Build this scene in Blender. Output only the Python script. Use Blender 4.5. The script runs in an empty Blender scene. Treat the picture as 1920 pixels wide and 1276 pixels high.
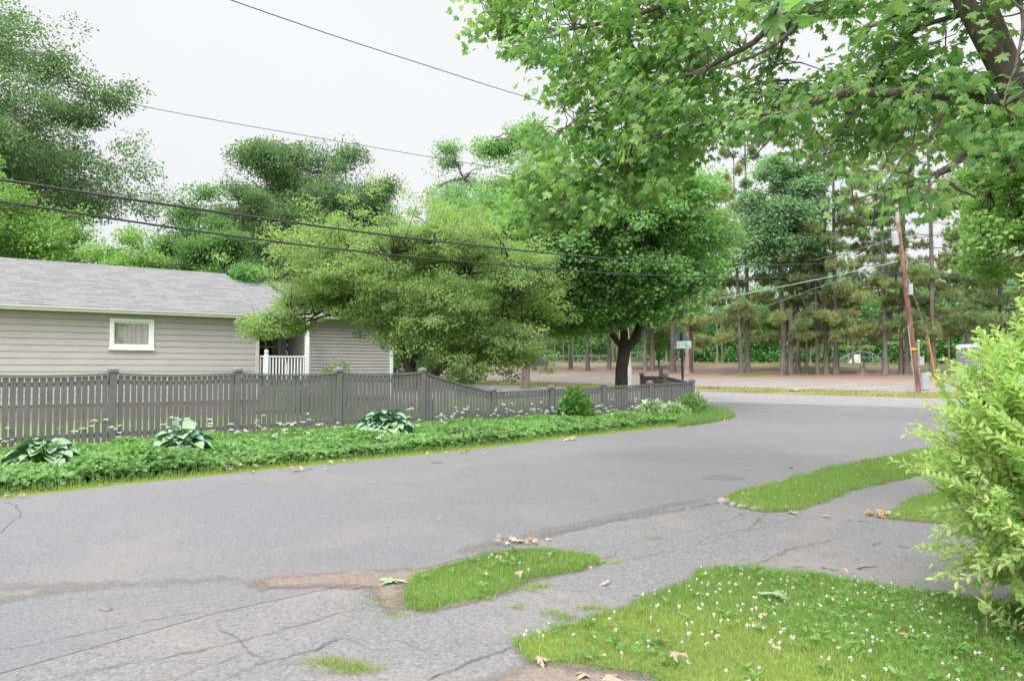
import bpy, bmesh, math, random
import numpy as np
from mathutils import Vector, Matrix

SC = bpy.context.scene
COL = SC.collection
rng = np.random.default_rng(11)
random.seed(5)

# ------------------------------------------------------------------ camera
F = 1440.0                       # focal length in pixels of the 1920 px wide photograph
CAM_H = 1.55
PITCH = math.atan((692 - 638) / F)
cam = bpy.data.cameras.new('camera')
cam.sensor_width = 36.0
cam.lens = 36.0 * F / 1920.0
cam.clip_start = 0.05
cam.clip_end = 3000
camo = bpy.data.objects.new('camera', cam)
COL.objects.link(camo)
camo.location = (0, 0, CAM_H)
camo.rotation_euler = (math.pi / 2 + PITCH, 0, 0)
SC.camera = camo

# ------------------------------------------------------------------ world, sun, exposure
SUN_DIR = Vector((-0.30, -0.62, 0.73)).normalized()     # towards the sun
SC.view_settings.view_transform = 'Standard'
SC.view_settings.look = 'None'
SC.view_settings.exposure = 0.68
SC.view_settings.gamma = 1.0
SC.view_settings.use_curve_mapping = False

w = bpy.data.worlds.new("World")
SC.world = w
w.use_nodes = True
nt = w.node_tree
bg = nt.nodes['Background']
bg.inputs['Strength'].default_value = 0.1
sky = nt.nodes.new('ShaderNodeTexSky')
sky.sky_type = 'NISHITA'
sky.sun_disc = False
sky.sun_elevation = math.asin(SUN_DIR.z)
sky.sun_rotation = math.atan2(SUN_DIR.x, SUN_DIR.y)
tc = nt.nodes.new('ShaderNodeTexCoord')
sep = nt.nodes.new('ShaderNodeSeparateXYZ')
nt.links.new(tc.outputs['Generated'], sep.inputs[0])
ramp = nt.nodes.new('ShaderNodeValToRGB')      # overcast: the cloud deck brightens towards the zenith
els = ramp.color_ramp.elements
els[0].position = 0.0; els[0].color = (.25, .251, .255, 1)
els[1].position = 1.0; els[1].color = (1, 1, 1, 1)
e = els.new(.44); e.color = (.27, .271, .275, 1)
e = els.new(.70); e.color = (.80, .80, .81, 1)
nt.links.new(sep.outputs['Z'], ramp.inputs[0])
noi = nt.nodes.new('ShaderNodeTexNoise')
noi.inputs['Scale'].default_value = 3.2
noi.inputs['Detail'].default_value = 5
nt.links.new(tc.outputs['Generated'], noi.inputs['Vector'])
mr = nt.nodes.new('ShaderNodeMapRange')
mr.inputs['From Min'].default_value = .48
mr.inputs['From Max'].default_value = .72
mr.inputs['To Min'].default_value = 0.03
mr.inputs['To Max'].default_value = 0.12
nt.links.new(noi.outputs[0], mr.inputs['Value'])
gain = nt.nodes.new('ShaderNodeVectorMath'); gain.operation = 'SCALE'
gain.inputs['Scale'].default_value = 22.5
nt.links.new(ramp.outputs['Color'], gain.inputs[0])
mixw = nt.nodes.new('ShaderNodeMixRGB')
nt.links.new(mr.outputs[0], mixw.inputs['Fac'])
# the cloud is brighter round the hidden sun, behind the camera
nrmw = nt.nodes.new('ShaderNodeVectorMath'); nrmw.operation = 'NORMALIZE'
nt.links.new(tc.outputs['Generated'], nrmw.inputs[0])
dotw = nt.nodes.new('ShaderNodeVectorMath'); dotw.operation = 'DOT_PRODUCT'
nt.links.new(nrmw.outputs[0], dotw.inputs[0]); dotw.inputs[1].default_value = SUN_DIR
glow = nt.nodes.new('ShaderNodeMapRange'); glow.interpolation_type = 'SMOOTHSTEP'
glow.inputs['From Min'].default_value = .15; glow.inputs['From Max'].default_value = 1.0
glow.inputs['To Min'].default_value = 0; glow.inputs['To Max'].default_value = 16.0
nt.links.new(dotw.outputs['Value'], glow.inputs['Value'])
addw = nt.nodes.new('ShaderNodeVectorMath'); addw.operation = 'ADD'
nt.links.new(gain.outputs[0], addw.inputs[0]); nt.links.new(glow.outputs[0], addw.inputs[1])
nt.links.new(addw.outputs[0], mixw.inputs['Color1'])
nt.links.new(sky.outputs['Color'], mixw.inputs['Color2'])
nt.links.new(mixw.outputs[0], bg.inputs['Color'])

sun = bpy.data.lights.new('sun', 'SUN')
sun.energy = 1.5
sun.angle = math.radians(12)
sun.color = (1.0, .975, .94)
suno = bpy.data.objects.new('sun', sun)
COL.objects.link(suno)
suno.rotation_euler = SUN_DIR.to_track_quat('Z', 'Y').to_euler()
suno.location = (0, 0, 30)

# ------------------------------------------------------------------ terrain height
NX, NY = .629, .777              # unit normal of the cross street (pointing away)
def st(x, y):
    return NX * x + NY * y, -NY * x + NX * y
def from_st(s, t):
    return NX * s - NY * t, NY * s + NX * t
_PS = np.array([-2000, 44, 47, 60, 70, 75, 120, 400, 3000.])
_PZ = np.array([0, 0, .15, .95, 1.75, 1.92, 2.2, 4.5, 12.])
def g(x, y):
    s, t = NX * x + NY * y, -NY * x + NX * y
    return np.interp(s, _PS, _PZ) + .011 * np.clip(t - 9, 0, 80) * np.clip((s - 20) / 24, 0, 1)

def ray(px, py):
    u, v = (px - 960) / F, (638 - py) / F
    c, s_ = math.cos(PITCH), math.sin(PITCH)
    return np.array([u, c - s_ * v, s_ + c * v])
def at(px, py, depth):           # the point of the place seen at a pixel, at a given distance
    d = ray(px, py)
    return np.array([0, 0, CAM_H]) + d * (depth / d[1])
def gp(px, py):                  # the ground point seen at a pixel
    d = ray(px, py)
    lo, hi = 1.0, 400.0
    prev = 1.0
    k = 1.0
    while k < 400:
        p = np.array([0, 0, CAM_H]) + d * k
        if p[2] < g(p[0], p[1]):
            lo, hi = prev, k
            break
        prev = k
        k *= 1.02
    for _ in range(40):
        m = (lo + hi) / 2
        p = np.array([0, 0, CAM_H]) + d * m
        if p[2] < g(p[0], p[1]): hi = m
        else: lo = m
    p = np.array([0, 0, CAM_H]) + d * hi
    return p
def gxy(px, py):
    p = gp(px, py)
    return (float(p[0]), float(p[1]))

# ------------------------------------------------------------------ materials
def new_mat(name):
    m = bpy.data.materials.new(name)
    m.use_nodes = True
    n = m.node_tree
    return m, n, n.nodes['Principled BSDF']
def node(n, typ, **kw):
    o = n.nodes.new(typ)
    for k, v in kw.items():
        if k in o.inputs: o.inputs[k].default_value = v
        else: setattr(o, k, v)
    return o
def pos_node(n):
    return n.nodes.new('ShaderNodeNewGeometry').outputs['Position']
def noise(n, scale, detail=4, rough=.55, vec=None, dist=0.0):
    o = node(n, 'ShaderNodeTexNoise', Scale=scale, Detail=detail, Roughness=rough, Distortion=dist)
    n.links.new(vec if vec is not None else pos_node(n), o.inputs['Vector'])
    return o.outputs[0]
def rampn(n, src, stops):
    r = n.nodes.new('ShaderNodeValToRGB')
    el = r.color_ramp.elements
    while len(el) < len(stops): el.new(.5)
    for e_, (p, c) in zip(el, stops):
        e_.position = p
        e_.color = (*c, 1) if len(c) == 3 else c
    n.links.new(src, r.inputs[0])
    return r.outputs['Color']
def mixc(n, fac, a, b, mode='MIX'):
    m = n.nodes.new('ShaderNodeMixRGB'); m.blend_type = mode
    for i, v in (('Fac', fac), ('Color1', a), ('Color2', b)):
        if isinstance(v, (int, float)): m.inputs[i].default_value = v
        elif isinstance(v, tuple): m.inputs[i].default_value = (*v, 1)
        else: n.links.new(v, m.inputs[i])
    return m.outputs[0]
def bump(n, bsdf, h, strength=.3, dist=.01):
    b = node(n, 'ShaderNodeBump', Strength=strength, Distance=dist)
    n.links.new(h, b.inputs['Height'])
    n.links.new(b.outputs[0], bsdf.inputs['Normal'])

def paint(name, col, rough=.55, var=.12, scale=3.0, spec=.35):
    m, n, b = new_mat(name)
    a = noise(n, scale, 6)
    fine = noise(n, scale * 18, 3)
    c = rampn(n, a, [(.3, tuple(x * (1 - var) for x in col)), (.7, tuple(min(1, x * (1 + var)) for x in col))])
    c2 = mixc(n, .25, c, rampn(n, fine, [(.3, tuple(x * .8 for x in col)), (.7, tuple(min(1, x * 1.12) for x in col))]))
    n.links.new(c2, b.inputs['Base Color'])
    b.inputs['Roughness'].default_value = rough
    b.inputs['Specular IOR Level'].default_value = spec
    return m

def leaf_mat(name, c1, c2, trans=.4, rough=.5, tcol=None):
    m, n, b = new_mat(name)
    geo = n.nodes.new('ShaderNodeNewGeometry')
    col = rampn(n, geo.outputs['Random Per Island'], [(0, c1), (.55, tuple((a + b_) / 2 for a, b_ in zip(c1, c2))), (1, c2)])
    big = noise(n, .9, 2)
    hv = node(n, 'ShaderNodeHueSaturation')
    mp = node(n, 'ShaderNodeMapRange'); mp.inputs['From Min'].default_value = .3; mp.inputs['From Max'].default_value = .7
    mp.inputs['To Min'].default_value = .85; mp.inputs['To Max'].default_value = 1.15
    n.links.new(big, mp.inputs['Value'])
    n.links.new(mp.outputs[0], hv.inputs['Value'])
    n.links.new(col, hv.inputs['Color'])
    n.links.new(hv.outputs[0], b.inputs['Base Color'])
    b.inputs['Roughness'].default_value = rough
    b.inputs['Specular IOR Level'].default_value = .35
    t = n.nodes.new('ShaderNodeBsdfTranslucent')
    tc_ = mixc(n, 1.0, hv.outputs[0], (1.2, 1.3, .7), 'MULTIPLY')
    n.links.new(tc_, t.inputs['Color'])
    mx = node(n, 'ShaderNodeMixShader'); mx.inputs['Fac'].default_value = trans
    n.links.new(b.outputs[0], mx.inputs[1]); n.links.new(t.outputs[0], mx.inputs[2])
    n.links.new(mx.outputs[0], n.nodes['Material Output'].inputs['Surface'])
    return m

def bark_mat(name, c1, c2, scale=9):
    m, n, b = new_mat(name)
    mp = node(n, 'ShaderNodeMapping'); mp.inputs['Scale'].default_value = (1, 1, .22)
    n.links.new(pos_node(n), mp.inputs['Vector'])
    a = noise(n, scale, 6, .65, mp.outputs[0])
    lich = noise(n, 2.2, 5, .6)
    c = rampn(n, a, [(.32, c1), (.68, c2)])
    lf = rampn(n, lich, [(.58, (0, 0, 0)), (.7, (.5, .5, .5))])
    c = mixc(n, lf, c, tuple(min(1, x * 1.5 + .03) for x in c2))
    n.links.new(c, b.inputs['Base Color'])
    b.inputs['Roughness'].default_value = .9
    bump(n, b, a, .7, .02)
    return m

def asphalt_mat(name, base, speck, sand=.0, coarse=160, patch=.12, needles=None):
    m, n, b = new_mat(name)
    P = pos_node(n)
    big = noise(n, .35, 5, .6, P)
    mid = noise(n, 2.6, 5, .6, P)
    c = rampn(n, big, [(.3, tuple(x * (1 - patch) for x in base)), (.7, tuple(x * (1 + patch) for x in base))])
    c = mixc(n, .5, c, rampn(n, mid, [(.3, tuple(x * (1 - patch) for x in base)), (.7, tuple(x * (1 + patch) for x in base))]))
    vo = node(n, 'ShaderNodeTexVoronoi', Scale=coarse)
    n.links.new(P, vo.inputs['Vector'])
    sp = rampn(n, vo.outputs['Color'], [(.12, (.45, .45, .45)), (.4, (.95, .95, .95)), (.8, (1.05, 1.05, 1.05)), (.97, (1.7, 1.7, 1.7))])
    c = mixc(n, speck, c, sp, 'MULTIPLY')
    g1, g2 = noise(n, 24, 3, .7, P), noise(n, 70, 2, .7, P)
    c = mixc(n, .8, c, rampn(n, g1, [(.32, (.90, .90, .90)), (.68, (1.10, 1.10, 1.10))]), 'MULTIPLY')
    c = mixc(n, .9, c, rampn(n, g2, [(.30, (.84, .84, .84)), (.70, (1.16, 1.16, 1.16))]), 'MULTIPLY')
    if sand:
        sn = noise(n, .55, 6, .62, P, .6)
        f = rampn(n, sn, [(.50, (0, 0, 0)), (.68, (sand, sand, sand))])
        gr = noise(n, 60, 3, .7, P)
        c = mixc(n, f, c, rampn(n, gr, [(.35, (.18, .15, .13)), (.65, (.29, .25, .215))]))
    if needles:
        dt = node(n, 'ShaderNodeVectorMath', operation='DOT_PRODUCT')
        n.links.new(P, dt.inputs[0]); dt.inputs[1].default_value = (NX, NY, 0)
        mr_ = node(n, 'ShaderNodeMapRange')
        mr_.inputs['From Min'].default_value = needles[0]; mr_.inputs['From Max'].default_value = needles[1]
        n.links.new(dt.outputs['Value'], mr_.inputs['Value'])
        nn = noise(n, .8, 6, .65, P)
        ad = node(n, 'ShaderNodeMath', operation='ADD'); n.links.new(mr_.outputs[0], ad.inputs[0]); n.links.new(nn, ad.inputs[1])
        f = rampn(n, ad.outputs[0], [(.78, (0, 0, 0)), (1.0, (1, 1, 1))])
        c = mixc(n, f, c, rampn(n, noise(n, 9, 4), [(.3, (.19, .115, .075)), (.7, (.27, .175, .12))]))
    n.links.new(c, b.inputs['Base Color'])
    b.inputs['Roughness'].default_value = .85
    b.inputs['Specular IOR Level'].default_value = .3
    fine = noise(n, 220, 2, .6, P)
    bump(n, b, fine, .35, .004)
    return m

def soil_mat(name, stops, scale=2.2, stops2=None, fine=40, fade=False):
    m, n, b = new_mat(name)
    P = pos_node(n)
    a = noise(n, scale, 7, .65, P)
    c = rampn(n, a, stops)
    if stops2:
        f = noise(n, fine, 4, .7, P)
        c = mixc(n, .45, c, rampn(n, f, stops2))
    n.links.new(c, b.inputs['Base Color'])
    b.inputs['Roughness'].default_value = .95
    b.inputs['Specular IOR Level'].default_value = .15
    bump(n, b, noise(n, fine, 4, .7, P), .6, .02)
    if fade:                                  # a dusting that thins out towards its own outline
        at_ = node(n, 'ShaderNodeAttribute', attribute_name='fade')
        ad = node(n, 'ShaderNodeMath', operation='ADD'); n.links.new(at_.outputs['Fac'], ad.inputs[0])
        n.links.new(noise(n, 7, 10, .78, P), ad.inputs[1])
        fa = rampn(n, ad.outputs[0], [(.62, (0, 0, 0)), (1.0, (1, 1, 1))])
        tr_ = n.nodes.new('ShaderNodeBsdfTransparent')
        mx = n.nodes.new('ShaderNodeMixShader'); n.links.new(fa, mx.inputs[0])
        n.links.new(tr_.outputs[0], mx.inputs[1]); n.links.new(b.outputs[0], mx.inputs[2])
        n.links.new(mx.outputs[0], n.nodes['Material Output'].inputs['Surface'])
    return m

M = {}
M['road'] = asphalt_mat('road_asphalt', (.129, .127, .133), .5, .18, 70, .07)
M['pavement'] = asphalt_mat('old_pavement_asphalt', (.142, .138, .142), .62, .34, 60, .09)
M['street'] = asphalt_mat('street_asphalt', (.175, .171, .176), .35, .22, 60, .08)
M['lot'] = asphalt_mat('parking_asphalt', (.20, .18, .168), .3, .3, 60, .1, needles=(53, 62))
M['apron_patch'] = asphalt_mat('patch_asphalt', (.135, .135, .145), .45, .2, 110, .1)
M['lawn'] = soil_mat('lawn_base', [(.3, (.115, .165, .035)), (.7, (.165, .21, .05))], 1.6, [(.35, (.09, .13, .03)), (.65, (.20, .235, .07))], 60)
M['lawn_dry'] = soil_mat('lawn_dry', [(.3, (.15, .145, .06)), (.5, (.16, .19, .06)), (.7, (.22, .17, .10))], .9, [(.35, (.11, .12, .04)), (.65, (.25, .22, .11))], 14)
M['needles'] = soil_mat('pine_needle_ground', [(.3, (.15, .105, .08)), (.55, (.21, .165, .135)), (.75, (.245, .20, .17))], .35, [(.35, (.11, .08, .06)), (.65, (.27, .22, .185))], 5)
M['gravel'] = soil_mat('gravel_dirt', [(.3, (.15, .115, .095)), (.7, (.225, .185, .158))], 2.5, [(.38, (.08, .06, .05)), (.62, (.27, .235, .21))], 70, fade=True)
M['dust'] = soil_mat('sand_dust', [(.3, (.16, .148, .14)), (.7, (.19, .178, .168))], 2.5, [(.38, (.13, .122, .115)), (.62, (.21, .198, .188))], 60, fade=True)
M['bed_soil'] = soil_mat('bed_soil', [(.3, (.03, .045, .012)), (.7, (.05, .08, .02))], 3)
M['crack'] = paint('crack_dark', (.06, .056, .053), .95)
M['line'] = paint('parking_line_paint', (.36, .335, .315), .8, .3, 6)
M['fence'] = paint('fence_paint', (.122, .12, .12), .6, .14, 4)
M['fence_cap'] = paint('fence_cap_paint', (.13, .132, .138), .55, .10, 4)
M['siding'] = paint('beige_siding_paint', (.352, .328, .335), .6, .05, 1.5)
M['siding2'] = paint('pale_vinyl_siding', (.42, .395, .41), .5, .04, 2)
M['trim'] = paint('pale_trim_paint', (.43, .455, .415), .5, .07, 3)
M['white'] = paint('white_paint', (.72, .73, .77), .45, .04, 3)
M['greytrim'] = paint('greige_trim_paint', (.42, .40, .36), .55, .05, 3)
M['found'] = paint('brown_foundation', (.26, .185, .15), .9, .2, 3)
M['deck'] = paint('deck_boards', (.25, .22, .19), .8, .2, 5)
M['dark'] = paint('dark_interior', (.02, .02, .022), .9)
M['curtain'] = paint('cream_curtain', (.50, .45, .40), .9, .08, 9)
M['pole'] = bark_mat('pole_wood', (.085, .038, .026), (.19, .10, .075), 5)
M['poletop'] = bark_mat('pole_bleached', (.16, .135, .125), (.23, .20, .185), 5)
M['bark_maple'] = bark_mat('maple_bark_dark', (.022, .016, .013), (.062, .048, .04), 8)
M['bark_near'] = bark_mat('maple_bark_grey', (.055, .043, .037), (.135, .11, .093), 16)
M['bark_pine'] = bark_mat('pine_bark', (.095, .077, .071), (.18, .148, .137), 5)
M['bark_pale'] = bark_mat('pale_bark', (.24, .21, .19), (.38, .34, .31), 5)
M['bark_red'] = bark_mat('reddish_bark', (.22, .13, .10), (.34, .23, .18), 5)
M['bark_mid'] = bark_mat('grey_brown_bark', (.06, .048, .04), (.13, .105, .088), 6)
M['metal'] = paint('galvanised_metal', (.20, .215, .225), .5, .1, 5, .4)
M['signback'] = paint('sign_back_metal', (.13, .165, .175), .5, .08, 5)
M['post_metal'] = paint('green_grey_post', (.045, .05, .05), .6, .1, 5)
M['signwhite'] = paint('sign_white', (.80, .84, .84), .5, .03, 5)
M['signgrey'] = paint('sign_faded_letters', (.55, .60, .59), .5, .03, 5)
M['teal'] = paint('sign_teal', (.16, .62, .60), .5, .05, 5)
M['black'] = paint('black_plastic', (.02, .021, .023), .5, .1, 5)
M['cable'] = paint('cable_black', (.03, .031, .034), .6, .1, 5)
M['cable_pale'] = paint('cable_pale', (.25, .26, .28), .5, .1, 5)
M['yellow'] = paint('yellow_guard', (.46, .24, .04), .5, .1, 5)
M['orange'] = paint('orange_band', (.66, .26, .03), .5, .1, 5)
M['box'] = paint('grey_utility_box', (.29, .30, .31), .5, .08, 5)
M['potty'] = paint('grey_cabin_plastic', (.19, .20, .225), .5, .08, 3)
M['potty_roof'] = paint('pale_cabin_roof', (.50, .53, .58), .5, .04, 3)
M['potty_side'] = paint('brown_cabin_side', (.17, .09, .065), .5, .08, 3)
M['stone'] = paint('pale_stone', (.22, .21, .195), .9, .25, 22)
M['iron'] = paint('cast_iron', (.13, .125, .125), .6, .15, 30)
M['log'] = bark_mat('weathered_log', (.16, .12, .10), (.28, .23, .19), 9)
M['deadleaf'] = leaf_mat('dead_leaf', (0.22, 0.165, 0.115), (0.38, 0.305, 0.225), 0.12, .8)
M['rustleaf'] = leaf_mat('rust_leaf', (0.28, 0.14, 0.07), (0.45, 0.33, 0.22), 0.12, .8)
M['paleleaf'] = leaf_mat('pale_green_leaf', (0.19, 0.26, 0.15), (0.23, 0.31, 0.18), 0.12, .7)
M['greenleaf'] = leaf_mat('green_fallen_leaf', (.12, .24, .05), (.16, .3, .07), .15, .7)
M['twig'] = bark_mat('twig_bark', (.05, .036, .03), (.10, .075, .062), 40)
M['stem'] = bark_mat('shrub_stem', (.18, .10, .055), (.30, .18, .10), 30)
M['leaf_near'] = leaf_mat('near_maple_leaf', (0.09, 0.225, 0.08), (0.285, 0.415, 0.14), 0.54, 0.36)
M['leaf_maple'] = leaf_mat('maple_leaf', (0.115, 0.265, 0.095), (0.23, 0.38, 0.125), 0.52, .42)
M['leaf_crab'] = leaf_mat('crabapple_leaf', (0.17, 0.275, 0.095), (0.285, 0.375, 0.155), 0.5, .42)
M['leaf_bush'] = leaf_mat('forsythia_leaf', (0.3, 0.475, 0.16), (0.52, 0.63, 0.29), 0.55, .4)
M['leaf_dark'] = leaf_mat('dark_tree_leaf', (0.08, 0.155, 0.07), (0.135, 0.215, 0.1), 0.47, .5)
M['leaf_mid'] = leaf_mat('mid_tree_leaf', (0.085, 0.19, 0.06), (0.14, 0.255, 0.085), 0.45, .5)
M['leaf_light'] = leaf_mat('light_tree_leaf', (0.14, 0.27, 0.065), (0.21, 0.35, 0.105), 0.48, .5)
M['leaf_blue'] = leaf_mat('blue_green_leaf', (0.14, 0.27, 0.14), (0.22, 0.35, 0.19), 0.48, .5)
M['leaf_wood'] = leaf_mat('wood_leaf', (0.085, 0.225, 0.07), (0.155, 0.31, 0.1), 0.48, .5)
M['needle'] = leaf_mat('pine_needle_green', (0.17, 0.25, 0.125), (0.25, 0.33, 0.16), 0.45, .6)
M['needle_y'] = leaf_mat('pine_needle_yellowish', (0.265, 0.305, 0.15), (0.375, 0.4, 0.21), 0.45, .6)
M['needle_d'] = leaf_mat('pine_needle_dark', (0.14, 0.22, 0.125), (0.2, 0.285, 0.165), 0.45, .6)
M['cover'] = leaf_mat('ground_cover_leaf', (0.105, 0.24, 0.06), (0.19, 0.32, 0.1), 0.45, .4)
M['hosta'] = leaf_mat('hosta_blue_leaf', (.06, .115, .07), (.11, .18, .10), .15, .45)
M['varieg'] = leaf_mat('variegated_leaf', (.14, .25, .10), (.5, .55, .4), .2, .5)
M['shrub'] = leaf_mat('shrub_leaf', (0.06, 0.17, 0.03), (0.1, 0.22, 0.045), 0.4, .45)
M['grass'] = leaf_mat('grass_blade', (0.125, 0.24, 0.065), (0.215, 0.325, 0.1), 0.45, .5)
M['grass_y'] = leaf_mat('grass_blade_yellow', (0.19, 0.28, 0.06), (0.3, 0.36, 0.11), 0.45, .5)
M['grass_dry'] = leaf_mat('grass_blade_dry', (.18, .20, .06), (.38, .34, .16), .4, .6)
M['clover'] = leaf_mat('clover_leaf', (.06, .19, .03), (.12, .28, .05), .3, .5)
M['petal'] = leaf_mat('white_flower', (0.5, 0.51, 0.45), (0.66, 0.65, 0.62), 0.2, .7)
M['petal_pink'] = leaf_mat('clover_flower', (0.48, 0.44, 0.38), (0.66, 0.64, 0.6), 0.2, .7)

def hosta_mat(name, centre, edge, w0, w1):
    # the leaf's own two-tone pattern, read from its UV: centre and margin
    m, n, b = new_mat(name)
    uv = n.nodes.new('ShaderNodeUVMap')
    sp = n.nodes.new('ShaderNodeSeparateXYZ'); n.links.new(uv.outputs[0], sp.inputs[0])
    nz = noise(n, 26, 4)
    ad = node(n, 'ShaderNodeMath', operation='MULTIPLY_ADD'); n.links.new(nz, ad.inputs[0]); ad.inputs[1].default_value = .3
    n.links.new(sp.outputs['X'], ad.inputs[2])
    c = rampn(n, ad.outputs[0], [(w0, centre), (w1, edge)])
    geo = n.nodes.new('ShaderNodeNewGeometry')
    c = mixc(n, .6, c, rampn(n, geo.outputs['Random Per Island'], [(0, (.8, .82, .82)), (1, (1.25, 1.22, 1.1))]), 'MULTIPLY')
    n.links.new(c, b.inputs['Base Color'])
    b.inputs['Specular IOR Level'].default_value = .2
    b.inputs['Roughness'].default_value = .6
    return m
M['hosta_a'] = hosta_mat('hosta_blue_with_pale_edge', (.16, .27, .155), (.23, .33, .19), 1.06, 1.2)
M['hosta_b'] = hosta_mat('hosta_blue_grey', (.20, .33, .21), (.17, .29, .21), .5, .9)
M['hosta_c'] = hosta_mat('hosta_lime_centre', (.205, .33, .12), (.15, .27, .18), .4, .8)

def glass_mat():
    m, n, b = new_mat('window_glass')
    t = n.nodes.new('ShaderNodeBsdfTransparent'); t.inputs[0].default_value = (.82, .86, .86, 1)
    gl = node(n, 'ShaderNodeBsdfGlossy'); gl.inputs['Roughness'].default_value = .03
    mx = node(n, 'ShaderNodeMixShader'); mx.inputs[0].default_value = .14
    n.links.new(t.outputs[0], mx.inputs[1]); n.links.new(gl.outputs[0], mx.inputs[2])
    n.links.new(mx.outputs[0], n.nodes['Material Output'].inputs['Surface'])
    return m
M['glass'] = glass_mat()

def shingle_mat():
    m, n, b = new_mat('grey_shingles')
    uv = n.nodes.new('ShaderNodeUVMap')
    br = node(n, 'ShaderNodeTexBrick')
    br.offset = .37; br.offset_frequency = 2; br.squash = 1
    br.inputs['Scale'].default_value = 1
    br.inputs['Brick Width'].default_value = .27
    br.inputs['Row Height'].default_value = .145
    br.inputs['Mortar Size'].default_value = .004
    br.inputs['Bias'].default_value = .0
    br.inputs['Color1'].default_value = (.128, .127, .129, 1)
    br.inputs['Color2'].default_value = (.168, .166, .169, 1)
    br.inputs['Mortar'].default_value = (.04, .037, .04, 1)
    n.links.new(uv.outputs[0], br.inputs['Vector'])
    sp = n.nodes.new('ShaderNodeSeparateXYZ'); n.links.new(uv.outputs[0], sp.inputs[0])
    dv = node(n, 'ShaderNodeMath', operation='DIVIDE'); n.links.new(sp.outputs['Y'], dv.inputs[0]); dv.inputs[1].default_value = .29
    fr = node(n, 'ShaderNodeMath', operation='FRACT'); n.links.new(dv.outputs[0], fr.inputs[0])
    ls = node(n, 'ShaderNodeMath', operation='LESS_THAN'); n.links.new(fr.outputs[0], ls.inputs[0]); ls.inputs[1].default_value = .36
    b2 = node(n, 'ShaderNodeTexBrick'); b2.offset = .43; b2.offset_frequency = 3
    for k_, v_ in (('Scale', 1), ('Brick Width', .40), ('Row Height', .29), ('Mortar Size', 0.0), ('Color1', (0, 0, 0, 1)), ('Color2', (1, 1, 1, 1))): b2.inputs[k_].default_value = v_
    n.links.new(uv.outputs[0], b2.inputs['Vector'])
    gt_ = node(n, 'ShaderNodeMath', operation='GREATER_THAN'); n.links.new(b2.outputs['Color'], gt_.inputs[0]); gt_.inputs[1].default_value = .52
    mu = node(n, 'ShaderNodeMath', operation='MULTIPLY'); n.links.new(ls.outputs[0], mu.inputs[0]); n.links.new(gt_.outputs[0], mu.inputs[1])
    m2 = node(n, 'ShaderNodeMath', operation='MULTIPLY'); n.links.new(mu.outputs[0], m2.inputs[0]); m2.inputs[1].default_value = .85
    base_ = mixc(n, m2.outputs[0], br.outputs['Color'], (.05, .047, .05))
    c = mixc(n, .22, base_, rampn(n, noise(n, 60, 3), [(.3, (.10, .096, .10)), (.7, (.17, .163, .17))]))
    c = mixc(n, .25, c, rampn(n, noise(n, .7, 5), [(.3, (.14, .138, .14)), (.7, (.18, .177, .18))]))
    n.links.new(c, b.inputs['Base Color'])
    b.inputs['Roughness'].default_value = .9
    b.inputs['Specular IOR Level'].default_value = .2
    return m
M['shingle'] = shingle_mat()

# ------------------------------------------------------------------ object helpers
def origin_of(o):
    v = np.zeros(3)
    while o is not None:
        v = v + np.array(o.location)
        o = o.parent
    return v
def tag(o, label=None, cat=None, group=None, kind=None):
    if label: o['label'] = label
    if cat: o['category'] = cat
    if group: o['group'] = group
    if kind: o['kind'] = kind
    return o
def empty(name, loc, label, cat, group=None):
    o = bpy.data.objects.new(name, None)
    o.empty_display_size = .2
    COL.objects.link(o)
    o.location = [float(x) for x in loc]
    return tag(o, label, cat, group)
def copy_tree(o, parent=None):
    c = o.copy(); COL.objects.link(c)
    if parent is not None:
        c.parent = parent
    for ch in list(o.children):
        copy_tree(ch, c)
    return c

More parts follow.
